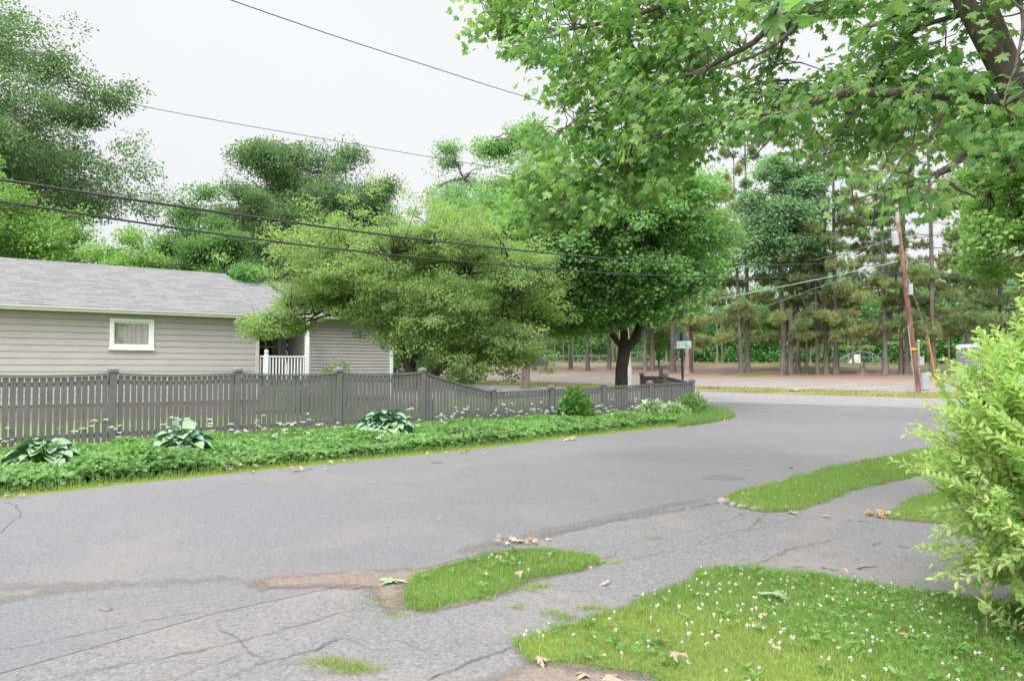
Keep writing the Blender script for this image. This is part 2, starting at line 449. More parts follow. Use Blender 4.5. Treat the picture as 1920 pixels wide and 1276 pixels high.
class MB:
    """collects quads and triangles; build() links them as one mesh object"""
    def __init__(self):
        self.v = []; self.f = {3: [], 4: []}; self.n = 0; self.uv = None
    def add(self, v, f):
        v = np.asarray(v, float).reshape(-1, 3)
        if isinstance(f, np.ndarray): fs = [f]
        else:
            fs = []
            for k in (3, 4):
                q = [x for x in f if len(x) == k]
                if q: fs.append(np.array(q))
            for x in f:
                if len(x) > 4:                      # a fan for bigger faces
                    fs.append(np.array([[x[0], x[i], x[i + 1]] for i in range(1, len(x) - 1)]))
        for q in fs:
            self.f[q.shape[1]].append(q + self.n)
        self.v.append(v); self.n += len(v)
        return self
    def box(self, c, size, ax=None):
        c = np.array(c, float); h = np.array(size, float) / 2
        ax = np.eye(3) if ax is None else np.array(ax, float)
        s = np.array([[-1, -1, -1], [1, -1, -1], [1, 1, -1], [-1, 1, -1], [-1, -1, 1], [1, -1, 1], [1, 1, 1], [-1, 1, 1]])
        v = c + (s * h) @ ax
        return self.add(v, [(0, 3, 2, 1), (4, 5, 6, 7), (0, 1, 5, 4), (1, 2, 6, 5), (2, 3, 7, 6), (3, 0, 4, 7)])
    def tube(self, path, radii, n=8, cap=True):
        p = np.array(path, float); k = len(p)
        r = np.broadcast_to(np.array(radii, float), (k,)) if np.ndim(radii) == 0 else np.array(radii, float)
        d = np.gradient(p, axis=0) if k > 2 else np.repeat((p[1] - p[0])[None], 2, 0)
        d /= np.linalg.norm(d, axis=1)[:, None] + 1e-9
        ref = np.array([0, 0, 1.]) if abs(d[0][2]) < .9 else np.array([1., 0, 0])
        a = np.cross(d, ref); a /= np.linalg.norm(a, axis=1)[:, None] + 1e-9
        b = np.cross(d, a)
        th = np.arange(n) * 2 * np.pi / n
        v = p[:, None] + r[:, None, None] * (np.cos(th)[None, :, None] * a[:, None] + np.sin(th)[None, :, None] * b[:, None])
        i = np.arange(k - 1)[:, None] * n; j = np.arange(n)[None]; j2 = (j + 1) % n
        q = np.stack([i + j, i + j2, i + n + j2, i + n + j], -1).reshape(-1, 4)
        base = self.n
        self.add(v.reshape(-1, 3), q)
        if cap:
            for row in (0, k - 1):
                idx = base + row * n + np.arange(n)
                self.v.append(p[row][None]); c = self.n; self.n += 1
                t = np.stack([np.full(n, c), idx, np.roll(idx, -1)], -1)
                self.f[3].append(t)
        return self
    def build(self, name, mat, parent=None, smooth=False, origin=None, uv=None):
        V = np.concatenate(self.v) if self.v else np.zeros((0, 3))
        o0 = origin_of(parent) if parent is not None else (np.array(origin, float) if origin is not None else np.zeros(3))
        V = V - o0
        loops = []; starts = []; tot = 0
        for k in (3, 4):
            if self.f[k]:
                q = np.concatenate(self.f[k])
                loops.append(q.reshape(-1)); starts.append(tot + np.arange(len(q)) * k); tot += q.size
        me = bpy.data.meshes.new(name)
        me.vertices.add(len(V)); me.vertices.foreach_set('co', V.astype(np.float32).ravel())
        L = np.concatenate(loops); S = np.concatenate(starts)
        me.loops.add(len(L)); me.loops.foreach_set('vertex_index', L.astype(np.int32))
        me.polygons.add(len(S)); me.polygons.foreach_set('loop_start', S.astype(np.int32))
        soft = smooth or name in ('crown', 'foliage', 'ground_cover', 'lawn_grass', 'pale_grass', 'dry_grass', 'far_wood', 'clover_leaves', 'lawn_weeds', 'fallen_leaf', 'leaf_litter')
        me.polygons.foreach_set('use_smooth', np.full(len(S), soft, bool))
        if uv is not None:
            l = me.uv_layers.new(name='UVMap')
            l.data.foreach_set('uv', uv[L].astype(np.float32).ravel())
        me.update(calc_edges=True)
        me.materials.append(M[mat] if isinstance(mat, str) else mat)
        o = bpy.data.objects.new(name, me)
        COL.objects.link(o)
        if parent is not None: o.parent = parent
        elif origin is not None: o.location = [float(x) for x in origin]
        return o

def unit(a):
    return a / (np.linalg.norm(a, axis=-1, keepdims=True) + 1e-9)
def scatter(mb, tv, tf, pos, axis, nrm, size, wid=None):
    """copies of a small template (x across, y along, z up) at many places, into one mesh"""
    a = unit(axis)
    n_ = nrm - (nrm * a).sum(1, keepdims=True) * a
    n_ = unit(n_); b = np.cross(a, n_)
    size = np.broadcast_to(size, (len(pos),))[:, None, None]
    tx, ty, tz = tv[:, 0][None, :, None], tv[:, 1][None, :, None], tv[:, 2][None, :, None]
    if wid is not None: tx = tx * np.broadcast_to(wid, (len(pos),))[:, None, None]
    v = pos[:, None] + size * (tx * b[:, None] + ty * a[:, None] + tz * n_[:, None])
    k = len(tv)
    f = (tf[None] + (np.arange(len(pos)) * k)[:, None, None]).reshape(-1, tf.shape[1])
    mb.add(v.reshape(-1, 3), f)
def randdir(n):
    return unit(rng.normal(size=(n, 3)))

# leaf templates
T_OVAL = (np.array([[0, 0, 0], [.30, .38, .07], [.22, .72, .05], [0, 1, -.04], [-.22, .72, .05], [-.30, .38, .07]]),
          np.array([[0, 1, 2], [0, 2, 3], [0, 3, 4], [0, 4, 5]]))
T_LANCE = (np.array([[0, 0, 0], [.15, .3, .04], [.13, .62, .03], [0, 1, -.08], [-.13, .62, .03], [-.15, .3, .04]]),
           np.array([[0, 1, 2], [0, 2, 3], [0, 3, 4], [0, 4, 5]]))
T_DIA = (np.array([[0, 0, 0], [.36, .5, .08], [0, 1, 0], [-.36, .5, .08]]), np.array([[0, 1, 2], [0, 2, 3]]))
_o = [(.0, .0), (.14, -.03), (.40, -.14), (.30, .10), (.48, .10), (.66, .30), (.44, .34), (.52, .58), (.34, .50), (.18, .42), (.22, .70), (.10, .68), (0, 1.0)]
_o = _o + [(-x, y) for x, y in _o[-2:0:-1]]
_mv = [(0, .28, .05)] + [(x, y, -.10 * abs(x) * 2 - .08 * max(0, y - .6)) for x, y in _o]
T_MAPLE = (np.array(_mv), np.array([[0, i + 1, (i + 1) % len(_o) + 1] for i in range(len(_o))]))
_o2 = [(0, 0), (.38, -.05), (.32, .15), (.58, .45), (.22, .55), (0, 1), (-.22, .55), (-.58, .45), (-.32, .15), (-.38, -.05)]
T_STAR = (np.array([(x, y, -.2 * abs(x)) for x, y in _o2]), np.array([[0, i, i + 1] for i in range(1, 9)]))
_tv, _tf = [], []
for k_ in range(13):
    a_ = k_ * 2.399; l_ = .75 + .25 * ((k_ * 7) % 5) / 4
    d_ = np.array([math.cos(a_) * .75, .45 + .5 * ((k_ * 3) % 4) / 3, math.sin(a_) * .45]); d_ /= np.linalg.norm(d_)
    s_ = np.cross(d_, [0, 0, 1.]); s_ /= np.linalg.norm(s_) + 1e-9
    _tv += [s_ * .075, -s_ * .075, d_ * l_]; _tf.append([3 * k_, 3 * k_ + 1, 3 * k_ + 2])
T_TUFT = (np.array(_tv), np.array(_tf))
T_BLADE = (np.array([[-.5, 0, 0], [.5, 0, 0], [.36, .55, -.02], [-.36, .55, -.02], [0, 1, -.16]]), np.array([[0, 1, 2], [0, 2, 3], [3, 2, 4]]))
_tv = [(0, 0, 0)]
for k_ in range(3):
    a_ = k_ * 2.094
    _tv += [(math.cos(a_ - .5) * .8, math.sin(a_ - .5) * .8, .05), (math.cos(a_) * 1., math.sin(a_) * 1., -.05), (math.cos(a_ + .5) * .8, math.sin(a_ + .5) * .8, .05)]
T_TREFOIL = (np.array(_tv), np.array([[0, 1, 2], [0, 2, 3], [0, 4, 5], [0, 5, 6], [0, 7, 8], [0, 8, 9]]))
_oct = np.array([[1, 0, 0], [-1, 0, 0], [0, 1, 0], [0, -1, 0], [0, 0, 1], [0, 0, -1.]])
T_OCTA = (_oct, np.array([[0, 2, 4], [2, 1, 4], [1, 3, 4], [3, 0, 4], [2, 0, 5], [1, 2, 5], [3, 1, 5], [0, 3, 5]]))

# ------------------------------------------------------------------ ground sheets
def densify(poly, step):
    out = []
    n = len(poly)
    for i in range(n):
        a, b = np.array(poly[i], float), np.array(poly[(i + 1) % n], float)
        k = max(1, int(np.linalg.norm(b - a) / step))
        out += [tuple(a + (b - a) * j / k) for j in range(k)]
    return out
def inpoly(P, poly):
    x, y = P[:, 0], P[:, 1]
    r = np.zeros(len(P), bool)
    n = len(poly); j = n - 1
    for i in range(n):
        xi, yi = poly[i]; xj, yj = poly[j]
        c = ((yi > y) != (yj > y)) & (x < (xj - xi) * (y - yi) / (yj - yi + 1e-12) + xi)
        r ^= c; j = i
    return r
def wobble(poly, amp, step):
    """a worn, uneven outline"""
    d = densify(poly, step)
    return [(x + rng.normal() * amp, y + rng.normal() * amp) for x, y in d]
def sheet(name, poly, zoff, mat, kind='structure', skirt=0.0, fade=0.0):
    bm = bmesh.new()
    f = bm.faces.new([bm.verts.new((x, y, 0)) for x, y in poly])
    f.normal_update()
    if f.normal.z < 0: f.normal_flip()
    bmesh.ops.triangulate(bm, faces=bm.faces[:])
    ss = [st(x, y)[0] for x, y in poly]; ts = [st(x, y)[1] for x, y in poly]
    for s in [20, 23, 26, 29, 32, 35, 38, 41, 44, 47, 60, 70, 75, 120, 400]:
        if min(ss) < s < max(ss):
            bmesh.ops.bisect_plane(bm, geom=bm.verts[:] + bm.edges[:] + bm.faces[:], plane_co=(*from_st(s, 0), 0), plane_no=(NX, NY, 0))
    if max(ss) > 20:
        for t in range(9, 92, 8):
            if min(ts) < t < max(ts):
                bmesh.ops.bisect_plane(bm, geom=bm.verts[:] + bm.edges[:] + bm.faces[:], plane_co=(*from_st(0, t), 0), plane_no=(-NY, NX, 0))
    for v in bm.verts:
        v.co.z = float(g(v.co.x, v.co.y)) + zoff
    if skirt:
        ed = [e_ for e_ in bm.edges if len(e_.link_faces) == 1]
        r = bmesh.ops.extrude_edge_only(bm, edges=ed)
        for v in [x for x in r['geom'] if isinstance(x, bmesh.types.BMVert)]:
            v.co.z -= skirt
    if fade:
        bmesh.ops.subdivide_edges(bm, edges=bm.edges[:], cuts=3, use_grid_fill=True)
        bmesh.ops.triangulate(bm, faces=bm.faces[:])
    me = bpy.data.meshes.new(name); bm.to_mesh(me); bm.free()
    if fade:
        a_ = me.attributes.new('fade', 'FLOAT', 'POINT')
        ring = np.array(densify(poly, .03))
        pv = np.array([v.co[:2] for v in me.vertices])
        dd = np.array([np.min(np.hypot(ring[:, 0] - q[0], ring[:, 1] - q[1])) for q in pv])
        a_.data.foreach_set('value', np.clip(dd / fade, 0, 1).astype(np.float32) * .75)
    me.materials.append(M[mat])
    o = bpy.data.objects.new(name, me); COL.objects.link(o)
    return tag(o, kind=kind)
def pxpoly(pts):
    return [gxy(*p) for p in pts]
def outline_blades(mb, poly, n, h):
    P = np.array(densify(list(poly), .02)); i = rng.integers(0, len(P), n)
    blades(mb, P[i] + rng.normal(size=(n, 2)) * .03, .004, h, .005, .7)
def samp(poly, dens):
    P = np.array(poly); lo, hi = P.min(0), P.max(0)
    n = int((hi - lo).prod() * dens)
    Q = lo + rng.random((n, 2)) * (hi - lo)
    return Q[inpoly(Q, poly)]

sheet('ground', [(-700, -60), (700, -60), (700, 1500), (-700, 1500)], -.02, 'lawn')

bed_edge_px = [(-260, 962), (0, 935), (120, 922), (250, 907), (380, 894), (500, 881), (610, 871), (700, 862), (790, 853), (880, 844), (980, 832), (1060, 822), (1140, 814), (1200, 807), (1270, 799), (1320, 793), (1355, 788)]
bed_edge = pxpoly(bed_edge_px)
tip = pxpoly([(1374, 784), (1380, 780), (1366, 774), (1335, 769)])
near_edge = pxpoly([(1700, 850), (1350, 941), (1200, 966), (1000, 1012), (800, 1064), (640, 1098), (400, 1150), (0, 1262)])
road_poly = ([(-13, 4.2)] + bed_edge + tip + [(6.75, 27.8), (6.3, 30.5), from_st(31, 24), from_st(31, 90), from_st(44, 90), from_st(44, -45),
             from_st(32.5, -45), from_st(32.5, -6), (18.5, 24.5), (15.5, 22.4), (11.5, 18.3)] + near_edge + [(-7.0, .4), (-13, -4)])
sheet('road', road_poly, .003, 'road', skirt=.006)
sheet('street', [from_st(31.2, 88), from_st(44, 88), from_st(44, -45), from_st(32.5, -45), from_st(32.5, -5), from_st(34.5, 8), from_st(33.2, 14), from_st(31.5, 22)], .009, 'street')
pave_poly = [(x - .2, y + .3) for x, y in near_edge[::-1]] + [(8.2, 15.0), (10.5, 13.8)] + pxpoly([(1900, 930), (2060, 960), (2300, 1010)]) + [(9, 4), (9, -6), (-16, -6), (-13, -4), (-7, .4)]
sheet('pavement', pave_poly, -.001, 'pavement')
sheet('driveway', [(-9.6, 31.0), (-4.4, 35.2), from_st(31.3, 30), from_st(31.3, 38), (-13.0, 35.0)], .003, 'street')

# kerb, grass strip, parking lot, bank and field on the far side of the cross street
kb = MB()
ts = np.arange(-45, 90.1, 3)
prof = [(42.0, .008), (42.1, .09), (42.9, .11), (43.1, .0)]
pts = []
for t in ts:
    for s, z in prof:
        x, y = from_st(s, t); pts.append((x, y, float(g(x, y)) + z))
n4 = len(prof)
kb.add(pts, [(i * n4 + j, i * n4 + j + 1, (i + 1) * n4 + j + 1, (i + 1) * n4 + j) for i in range(len(ts) - 1) for j in range(n4 - 1)])
kerb = kb.build('kerb', 'street'); tag(kerb, kind='structure')
sheet('verge', [from_st(43.0, 90), from_st(43.0, -45), from_st(48.4, -45), from_st(48.4, 90)], .006, 'lawn_dry')
sheet('parking_lot', [from_st(48.3, 95), from_st(48.3, -45), from_st(60.5, -45), from_st(60.5, 95)], .011, 'lot')
sheet('pine_bank', [from_st(60.3, 150), from_st(60.3, -60), from_st(71.5, -60), from_st(71.5, 150)], .016, 'needles')

def line_strip(mb, a, b, wd, z=.017):
    a, b = np.array(a), np.array(b); d = unit((b - a)[None])[0]; n_ = np.array([-d[1], d[0]]) * wd / 2
    q = [a + n_, a - n_, b - n_, b + n_]
    mb.add([(x, y, float(g(x, y)) + z) for x, y in q], [(0, 1, 2, 3)])
sheet('bank_grass', wobble(pxpoly([(1385, 701), (1420, 697), (1455, 695), (1462, 698), (1440, 702), (1400, 705)]), .12, .8), .03, 'lawn')
pm = MB()
for t in (-6, -2.9, .4, 3.6, 6.8, 10, 13.2, 16.4, 19.6, 22.8, 26, 29.2, 36, 42):
    line_strip(pm, from_st(48.8, t), from_st(53.2, t - 2.2), .12)
pmo = pm.build('parking_markings', 'line'); tag(pmo, kind='structure')

# asphalt cracks, a worn patch and bare dirt in the near pavement
def ribbon(mb, px, wd, z):
    p = np.array([gxy(*q) for q in px])
    pp = []
    for i in range(len(p) - 1):
        k = max(2, int(np.linalg.norm(p[i + 1] - p[i]) / .06))
        pp += [p[i] + (p[i + 1] - p[i]) * j / k for j in range(k)]
    pp.append(p[-1]); pp = np.array(pp)
    pp[1:-1] += rng.normal(size=(len(pp) - 2, 2)) * .010
    d = unit(np.gradient(pp, axis=0)); n_ = np.stack([-d[:, 1], d[:, 0]], 1)
    ww = wd * .46 * (.45 + rng.random(len(pp)))[:, None] / 2
    ww[0] = ww[-1] = .0008
    v = np.concatenate([pp + n_ * ww, pp - n_ * ww]); k = len(pp)
    mb.add(np.column_stack([v, np.full(len(v), z)]), [(i, i + 1, k + i + 1, k + i) for i in range(k - 1)])
ck = MB()
for px, wd in [([(0, 1218), (60, 1210), (160, 1188), (260, 1168), (380, 1145)], .010),
               ([(95, 1276), (150, 1262), (210, 1250), (290, 1236), (440, 1205), (560, 1172), (640, 1148), (690, 1138)], .013),
               ([(320, 1276), (390, 1248), (465, 1222), (500, 1235), (420, 1276)], .008),
               ([(465, 1222), (452, 1200), (410, 1180)], .010),
               ([(470, 1250), (540, 1232), (590, 1218), (640, 1196)], .014),
               ([(145, 1276), (170, 1260), (215, 1250)], .012),
               ([(590, 1222), (610, 1205), (640, 1196), (690, 1215)], .008),
               ([(460, 1260), (540, 1246), (620, 1240)], .009),
               ([(0, 1000), (18, 982), (40, 965), (28, 948), (5, 940)], .016),
               ([(740, 1200), (790, 1218), (830, 1232)], .006),
               ([(800, 1276), (850, 1255), (905, 1232), (970, 1212)], .016),
               ([(1020, 1004), (1090, 990), (1160, 974), (1240, 962)], .008),
               ([(1080, 1036), (1130, 1028), (1230, 1010), (1300, 994), (1390, 968)], .007),
               ([(1160, 1052), (1240, 1036), (1310, 1022), (1390, 1000), (1440, 985), (1500, 968)], .010),
               ([(1125, 1050), (1150, 1040), (1162, 1032)], .012),
               ([(1310, 1020), (1330, 1005), (1400, 992), (1425, 972), (1440, 962)], .011),
               ([(1372, 1066), (1430, 1052), (1470, 1033), (1560, 1012)], .012),
               ([(1460, 1045), (1475, 1030), (1500, 1022)], .008),
               ([(1140, 1178), (1230, 1155), (1260, 1128)], .007)]:
    ribbon(ck, px, wd, .0065)
co = ck.build('pavement_cracks', 'crack'); tag(co, kind='structure')
sheet('dirt_patch', wobble(pxpoly([(420, 1090), (500, 1078), (600, 1070), (700, 1064), (800, 1062), (850, 1056), (860, 1070), (790, 1100), (775, 1140), (745, 1165), (708, 1160), (688, 1138), (668, 1108), (590, 1108), (480, 1112)]), .018, .12), .0095, 'gravel', fade=.26)
sheet('dirt_strip', wobble(pxpoly([(1160, 973), (1250, 955), (1340, 940), (1352, 947), (1260, 962), (1170, 980)]), .02, .15), .0095, 'gravel', fade=.26)
sheet('sand_dust', pxpoly([(-150, 1095), (60, 1086), (250, 1082), (430, 1074), (520, 1082), (430, 1098), (200, 1112), (0, 1140), (-150, 1165)]), .0048, 'dust', fade=.5)
sheet('sand_dust', pxpoly([(820, 1030), (1000, 990), (1200, 950), (1340, 925), (1350, 938), (1200, 972), (1000, 1020), (850, 1052)]), .0048, 'dust', fade=.45)
sheet('bare_soil', wobble(pxpoly([(850, 1290), (930, 1248), (985, 1228), (1080, 1240), (1200, 1258), (1290, 1290), (1300, 1340), (900, 1340)]), .015, .12), .0095, 'gravel', fade=.26)

# grass islands: the soil of each is a low slab, its grass blades are stuff
ISL = {
 'verge_lawn': pxpoly([(1352, 941), (1392, 926), (1450, 909), (1560, 881), (1640, 864), (1700, 851)]) + [(9.0, 15.6), (9.9, 14.6)] + pxpoly([(1740, 888), (1660, 902), (1600, 916), (1545, 938), (1490, 956), (1440, 960), (1392, 951)]),
 'island_lawn': pxpoly([(765, 1138), (772, 1112), (805, 1082), (852, 1060), (905, 1046), (965, 1033), (1040, 1036), (1100, 1044), (1124, 1054), (1080, 1068), (1010, 1085), (962, 1104), (900, 1122), (842, 1136), (795, 1146)]),
 'front_lawn': pxpoly([(985, 1238), (1004, 1206), (1062, 1180), (1150, 1152), (1250, 1106), (1335, 1078), (1400, 1070), (1500, 1080), (1600, 1094), (1750, 1116), (1900, 1142), (2150, 1190)]) + [(6.5, 3.0), (6.5, 1.0), (1.2, 1.0), (1.15, 3.3)] + pxpoly([(1210, 1264), (1150, 1258), (1065, 1250)]),
 'side_lawn': pxpoly([(1664, 972), (1700, 946), (1745, 928), (1830, 912)]) + [(9.0, 12.5), (9.0, 8.0)] + pxpoly([(1980, 1010), (1900, 992), (1800, 982), (1735, 978)]),
}
def grow(poly, d):
    P = np.array(densify(poly, .2)); a = P - np.roll(P, 1, 0); b_ = np.roll(P, -1, 0) - P
    t = unit(a) + unit(b_); n_ = unit(np.column_stack([t[:, 1], -t[:, 0]]))
    ar = np.sum(P[:, 0] * np.roll(P[:, 1], -1) - P[:, 1] * np.roll(P[:, 0], -1))
    return [tuple(x) for x in P + n_ * d * (1 if ar > 0 else -1)]
for nm, poly in ISL.items():
    sheet('soil_fringe', grow(poly, .10), .0042, 'gravel', fade=.17)
for nm, poly in list(ISL.items()):
    ISL[nm] = wobble(poly, .038, .22)
    sheet(nm, ISL[nm], .012, 'lawn', skirt=.05)

def blades(mb, pts, z0, h, wd, lean=.35):
    n = len(pts)
    p = np.column_stack([pts, np.broadcast_to(z0, (n,))])
    ax = np.column_stack([rng.normal(size=n) * lean, rng.normal(size=n) * lean, np.ones(n)])
    nr = np.column_stack([rng.normal(size=(n, 2)), np.full(n, .15)])
    sz = h * (.45 + .75 * rng.random(n))
    scatter(mb, *T_BLADE, p, ax, nr, sz, wd / h)
def vnoise(P, sc, seed):
    r = np.random.default_rng(seed); v = 0
    for k in range(5):
        a = r.normal(size=2) * sc; ph = r.random() * 6.28
        v = v + np.sin(P @ a + ph)
    return v / 5
gm, gy = MB(), MB()
for nm, dens, h in (('front_lawn', 6500, .050), ('island_lawn', 6500, .045), ('verge_lawn', 2600, .075), ('side_lawn', 3000, .07)):
    P = samp(wobble(ISL[nm], .02, .1), dens); P = P + rng.normal(size=P.shape) * .022
    P = P[P[:, 1] > 2.2]
    hh = vnoise(P, 3.0, 4)
    z = .022 + 0 * hh
    if nm == 'front_lawn':                # thin and dry next to the bare soil at the corner
        dist = np.hypot(P[:, 0] - .6, P[:, 1] - 3.9)
        dry = (dist < .9 + .5 * rng.random(len(P)))
        keep = rng.random(len(P)) < np.clip(.35 + dist / 1.6, 0, 1)
        P, hh, dry = P[keep], hh[keep], dry[keep]
    else:
        dry = rng.random(len(P)) < .12
    a = ~dry & (rng.random(len(P)) < .74 + .35 * hh)
    blades(gm, P[a], .014, h * 1.15, .0048)
    blades(gy, P[~a], .014, h * .95, .0048, .5)
for nm, n_, h in (('front_lawn', 9000, .05), ('island_lawn', 5000, .045), ('verge_lawn', 9000, .06), ('side_lawn', 3500, .06)):
    outline_blades(gm, ISL[nm], n_, h); outline_blades(gy, ISL[nm], n_ // 3, h * .8)
# the grass edge between bed and road, and weeds in the seams of the pavement
E = np.array(bed_edge)
def along(poly, n, off, spread):
    seg = np.linalg.norm(np.diff(poly, axis=0), axis=1); cum = np.r_[0, seg.cumsum()]
    u = rng.random(n) * cum[-1]
    x = np.interp(u, cum, poly[:, 0]); y = np.interp(u, cum, poly[:, 1])
    d = np.array([np.interp(u, cum[:-1] + seg / 2, np.diff(poly[:, k]) / seg) for k in (0, 1)]).T
    n_ = np.stack([-d[:, 1], d[:, 0]], 1)
    o = off + np.abs(rng.normal(size=(n, 1))) * spread
    return np.column_stack([x, y]) + n_ * o, o[:, 0]
P, o = along(E, 15000, .03, .26)
blades(gy, P, .01, .045, .006, .45)
P, o = along(E, 5000, .28, .12)
blades(gm, P, .01, .11, .008, .3)
tipP = samp(pxpoly([(1270, 801), (1330, 793), (1368, 785), (1376, 780), (1362, 774), (1320, 766), (1300, 764), (1290, 780)]), 2600)
blades(gm, tipP, .0, .15, .011, .5); blades(gy, tipP[::2], .0, .12, .011, .7)
tz = tipP[::9]; blades(gm, tz, .0, .30, .012, .35)
for q, n, r in [((640, 1250), 500, .09), ((610, 1240), 200, .05), ((670, 1258), 260, .06), ((1010, 1100), 220, .05), ((990, 1108), 120, .04), ((915, 1123), 80, .03), ((968, 1140), 80, .03),
                ((1035, 1150), 160, .05), ((1060, 1160), 200, .05), ((1100, 1141), 120, .04), ((1120, 1142), 120, .04), ((1150, 1055), 80, .04), ((1230, 1010), 60, .05), ((1425, 978), 60, .03), ((720, 1130), 250, .12), ((745, 1155), 120, .06)]:
    c = gxy(*q); P = np.array(c) + rng.normal(size=(n, 2)) * r * np.array([1, .6])
    blades(gy, P, .004, .03, .004, .7)
go = gm.build('lawn_grass', 'grass'); tag(go, 'green grass blades of the lawns and verges', 'grass', kind='stuff')
go = gy.build('pale_grass', 'grass_y'); tag(go, 'yellowish short grass of the lawn edges', 'grass', kind='stuff')
gd = MB()
P = samp([from_st(43.1, 60), from_st(43.1, -20), from_st(48.4, -20), from_st(48.4, 60)], 120)
k = vnoise(P, .9, 8) > -.25
P = P[k]
blades(gd, P, g(P[:, 0], P[:, 1]), .13, .03, .6)
Pf = samp([from_st(71, 120), from_st(71, -20), from_st(76, -20), from_st(76, 120)], 35)
blades(gd, Pf, g(Pf[:, 0], Pf[:, 1]), .16, .06, .5)
go = gd.build('dry_grass', 'grass_dry'); tag(go, 'patchy dry grass beyond the street', 'grass', kind='stuff')

# clover in the front lawn
cl = MB(); cf = MB(); cs = MB()
P = samp(ISL['front_lawn'], 520); P = P[P[:, 1] > 3.2]
k = vnoise(P, 2.2, 21) + .35 * (P[:, 0] - 1) * .5 > .1; P = P[k]
n = len(P)
scatter(cl, *T_TREFOIL, np.column_stack([P, .05 + .03 * rng.random(n)]), np.column_stack([rng.normal(size=(n, 2)), rng.normal(size=n) * .2]), np.column_stack([rng.normal(size=(n, 2)) * .3, np.ones(n)]), .013 + .008 * rng.random(n))
fl = []
for nm, n in (('front_lawn', 230), ('island_lawn', 9), ('verge_lawn', 70), ('side_lawn', 12)):
    P = samp(ISL[nm], 60); P = P[P[:, 1] > 3.6]
    if nm == 'front_lawn':
        wgt = np.exp(-((P[:, 0] - 1.7) / .9) ** 2 - ((P[:, 1] - 4.8) / .55) ** 2) + .10
        wgt *= (P[:, 0] < 3.4) * (1 + .8 * vnoise(P, 4, 3))
        wgt = np.clip(wgt, 0, None)
        idx = rng.choice(len(P), min(n, len(P)), replace=False, p=wgt / wgt.sum())
    else:
        idx = rng.permutation(len(P))[:n]
    fl.append(P[idx])
fl = np.concatenate(fl); n = len(fl)
zz = .046 + .022 * rng.random(n)
for k in range(8):
    o = rng.normal(size=(n, 3)) * .0036
    scatter(cf, *T_OCTA, np.column_stack([fl, zz]) + o, randdir(n), randdir(n), .0036 + .003 * rng.random(n))
for k in range(n):
    cf.tube([(fl[k, 0], fl[k, 1], .02), (fl[k, 0], fl[k, 1], zz[k])], .001, 3, False)
wdm = MB()
P = samp(ISL['front_lawn'], 16); P = P[(P[:, 1] > 3.3) & (P[:, 0] < 4.2)]
P = np.concatenate([P, samp(ISL['island_lawn'], 14), samp(ISL['verge_lawn'], 6)])
for p in P:
    k = int(rng.integers(5, 10)); a = np.arange(k) * 6.28 / k + rng.random() * 6
    q = np.column_stack([np.full(k, p[0]), np.full(k, p[1]), np.full(k, .035)]) + rng.normal(size=(k, 3)) * .006
    scatter(wdm, *T_LANCE, q, np.column_stack([np.cos(a), np.sin(a), .35 + .3 * rng.random(k)]), np.column_stack([rng.normal(size=(k, 2)) * .3, np.ones(k)]), .035 + .035 * rng.random(k), np.full(k, 1.2))
tag(wdm.build('lawn_weeds', 'grass'), 'broad leaved weeds low in the lawns', 'weeds', kind='stuff')
tag(cl.build('clover_leaves', 'clover'), 'dark clover leaves low in the front lawn', 'clover', kind='stuff')
tag(cf.build('clover_flowers', 'petal_pink'), 'small white clover heads dotted over the lawns', 'clover', kind='stuff')

# ------------------------------------------------------------------ house
A = np.array([-9.2, 27.6, 0.])            # front right corner of the wing
W = np.array([.80, .60, 0.])              # along the front, to the right
D = np.array([-.60, .80, 0.])             # to the back
U3 = np.array([0, 0, 1.])
def hp(a, d, z): return A + W * a + D * d + U3 * z
house = empty('house', hp(-6, 0, 0), 'low beige clapboard house with grey shingle roof behind the picket fence', 'house')
def siding(mb, o, along_, out, L, z0, z1, h, lap=.016, gaps=()):
    """lapped boards along a wall; gaps = (a0, a1, z0, z1) openings"""
    z = z0
    cuts = sorted(c_ for g_ in gaps for c_ in g_[2:4])
    nxt = z0 + h
    while z < z1 - .01:
        zt = min([nxt, z1] + [c_ for c_ in cuts if c_ > z + .004])
        if zt >= nxt - 1e-6: nxt += h
        fz_ = (z - z0 + 1e-7) % h
        lo_ = lap - (lap - .002) * fz_ / h
        segs = [(0, L)]
        for a0, a1, g0, g1 in gaps:
            if zt > g0 + .005 and z < g1 - .005:
                segs = [s_ for x0, x1 in segs for s_ in ((x0, min(x1, a0)), (max(x0, a1), x1)) if s_[1] - s_[0] > .01]
        for x0, x1 in segs:
            p = lambda a, off, zz: o + along_ * a + out * off + U3 * zz
            hi_ = max(.002, lo_ - (lap - .002) * (zt - z) / h)
            zs_ = min(zt, z + .085 * h) if abs((z - z0) % h) < .004 or abs((z - z0) % h - h) < .004 else z   # open shadow gap under the board above
            zg = zt - (.017 if h > .15 else .032) if abs(zt - nxt + h) < 1e-6 or zt == nxt - h else zt
            if zg <= z: zg = zt
            mb.add([p(x0, lo_, z), p(x1, lo_, z), p(x1, hi_ + .004, zg), p(x0, hi_ + .004, zg), p(x0, -.03, z), p(x1, -.03, z), p(x0, -.03, zg), p(x1, -.03, zg), p(x0, -.03, zt), p(x1, -.03, zt)],
                   [(0, 1, 2, 3), (4, 5, 1, 0), (3, 2, 7, 6), (6, 7, 9, 8)])
        z = zt
LW = 17.0
win_a = [-4.73, -3.42]; win_z = [2.22, 3.20]
wl = MB()
o = hp(-LW, 0, 0)
wa0, wa1 = LW + win_a[0], LW + win_a[1]
siding(wl, o, W, -D, LW, .46, 3.36, .205, .014, gaps=[(wa0, wa1, win_z[0], win_z[1])])
siding(wl, hp(0, 0, 0), D, W, 10, .46, 3.45, .205, .014)
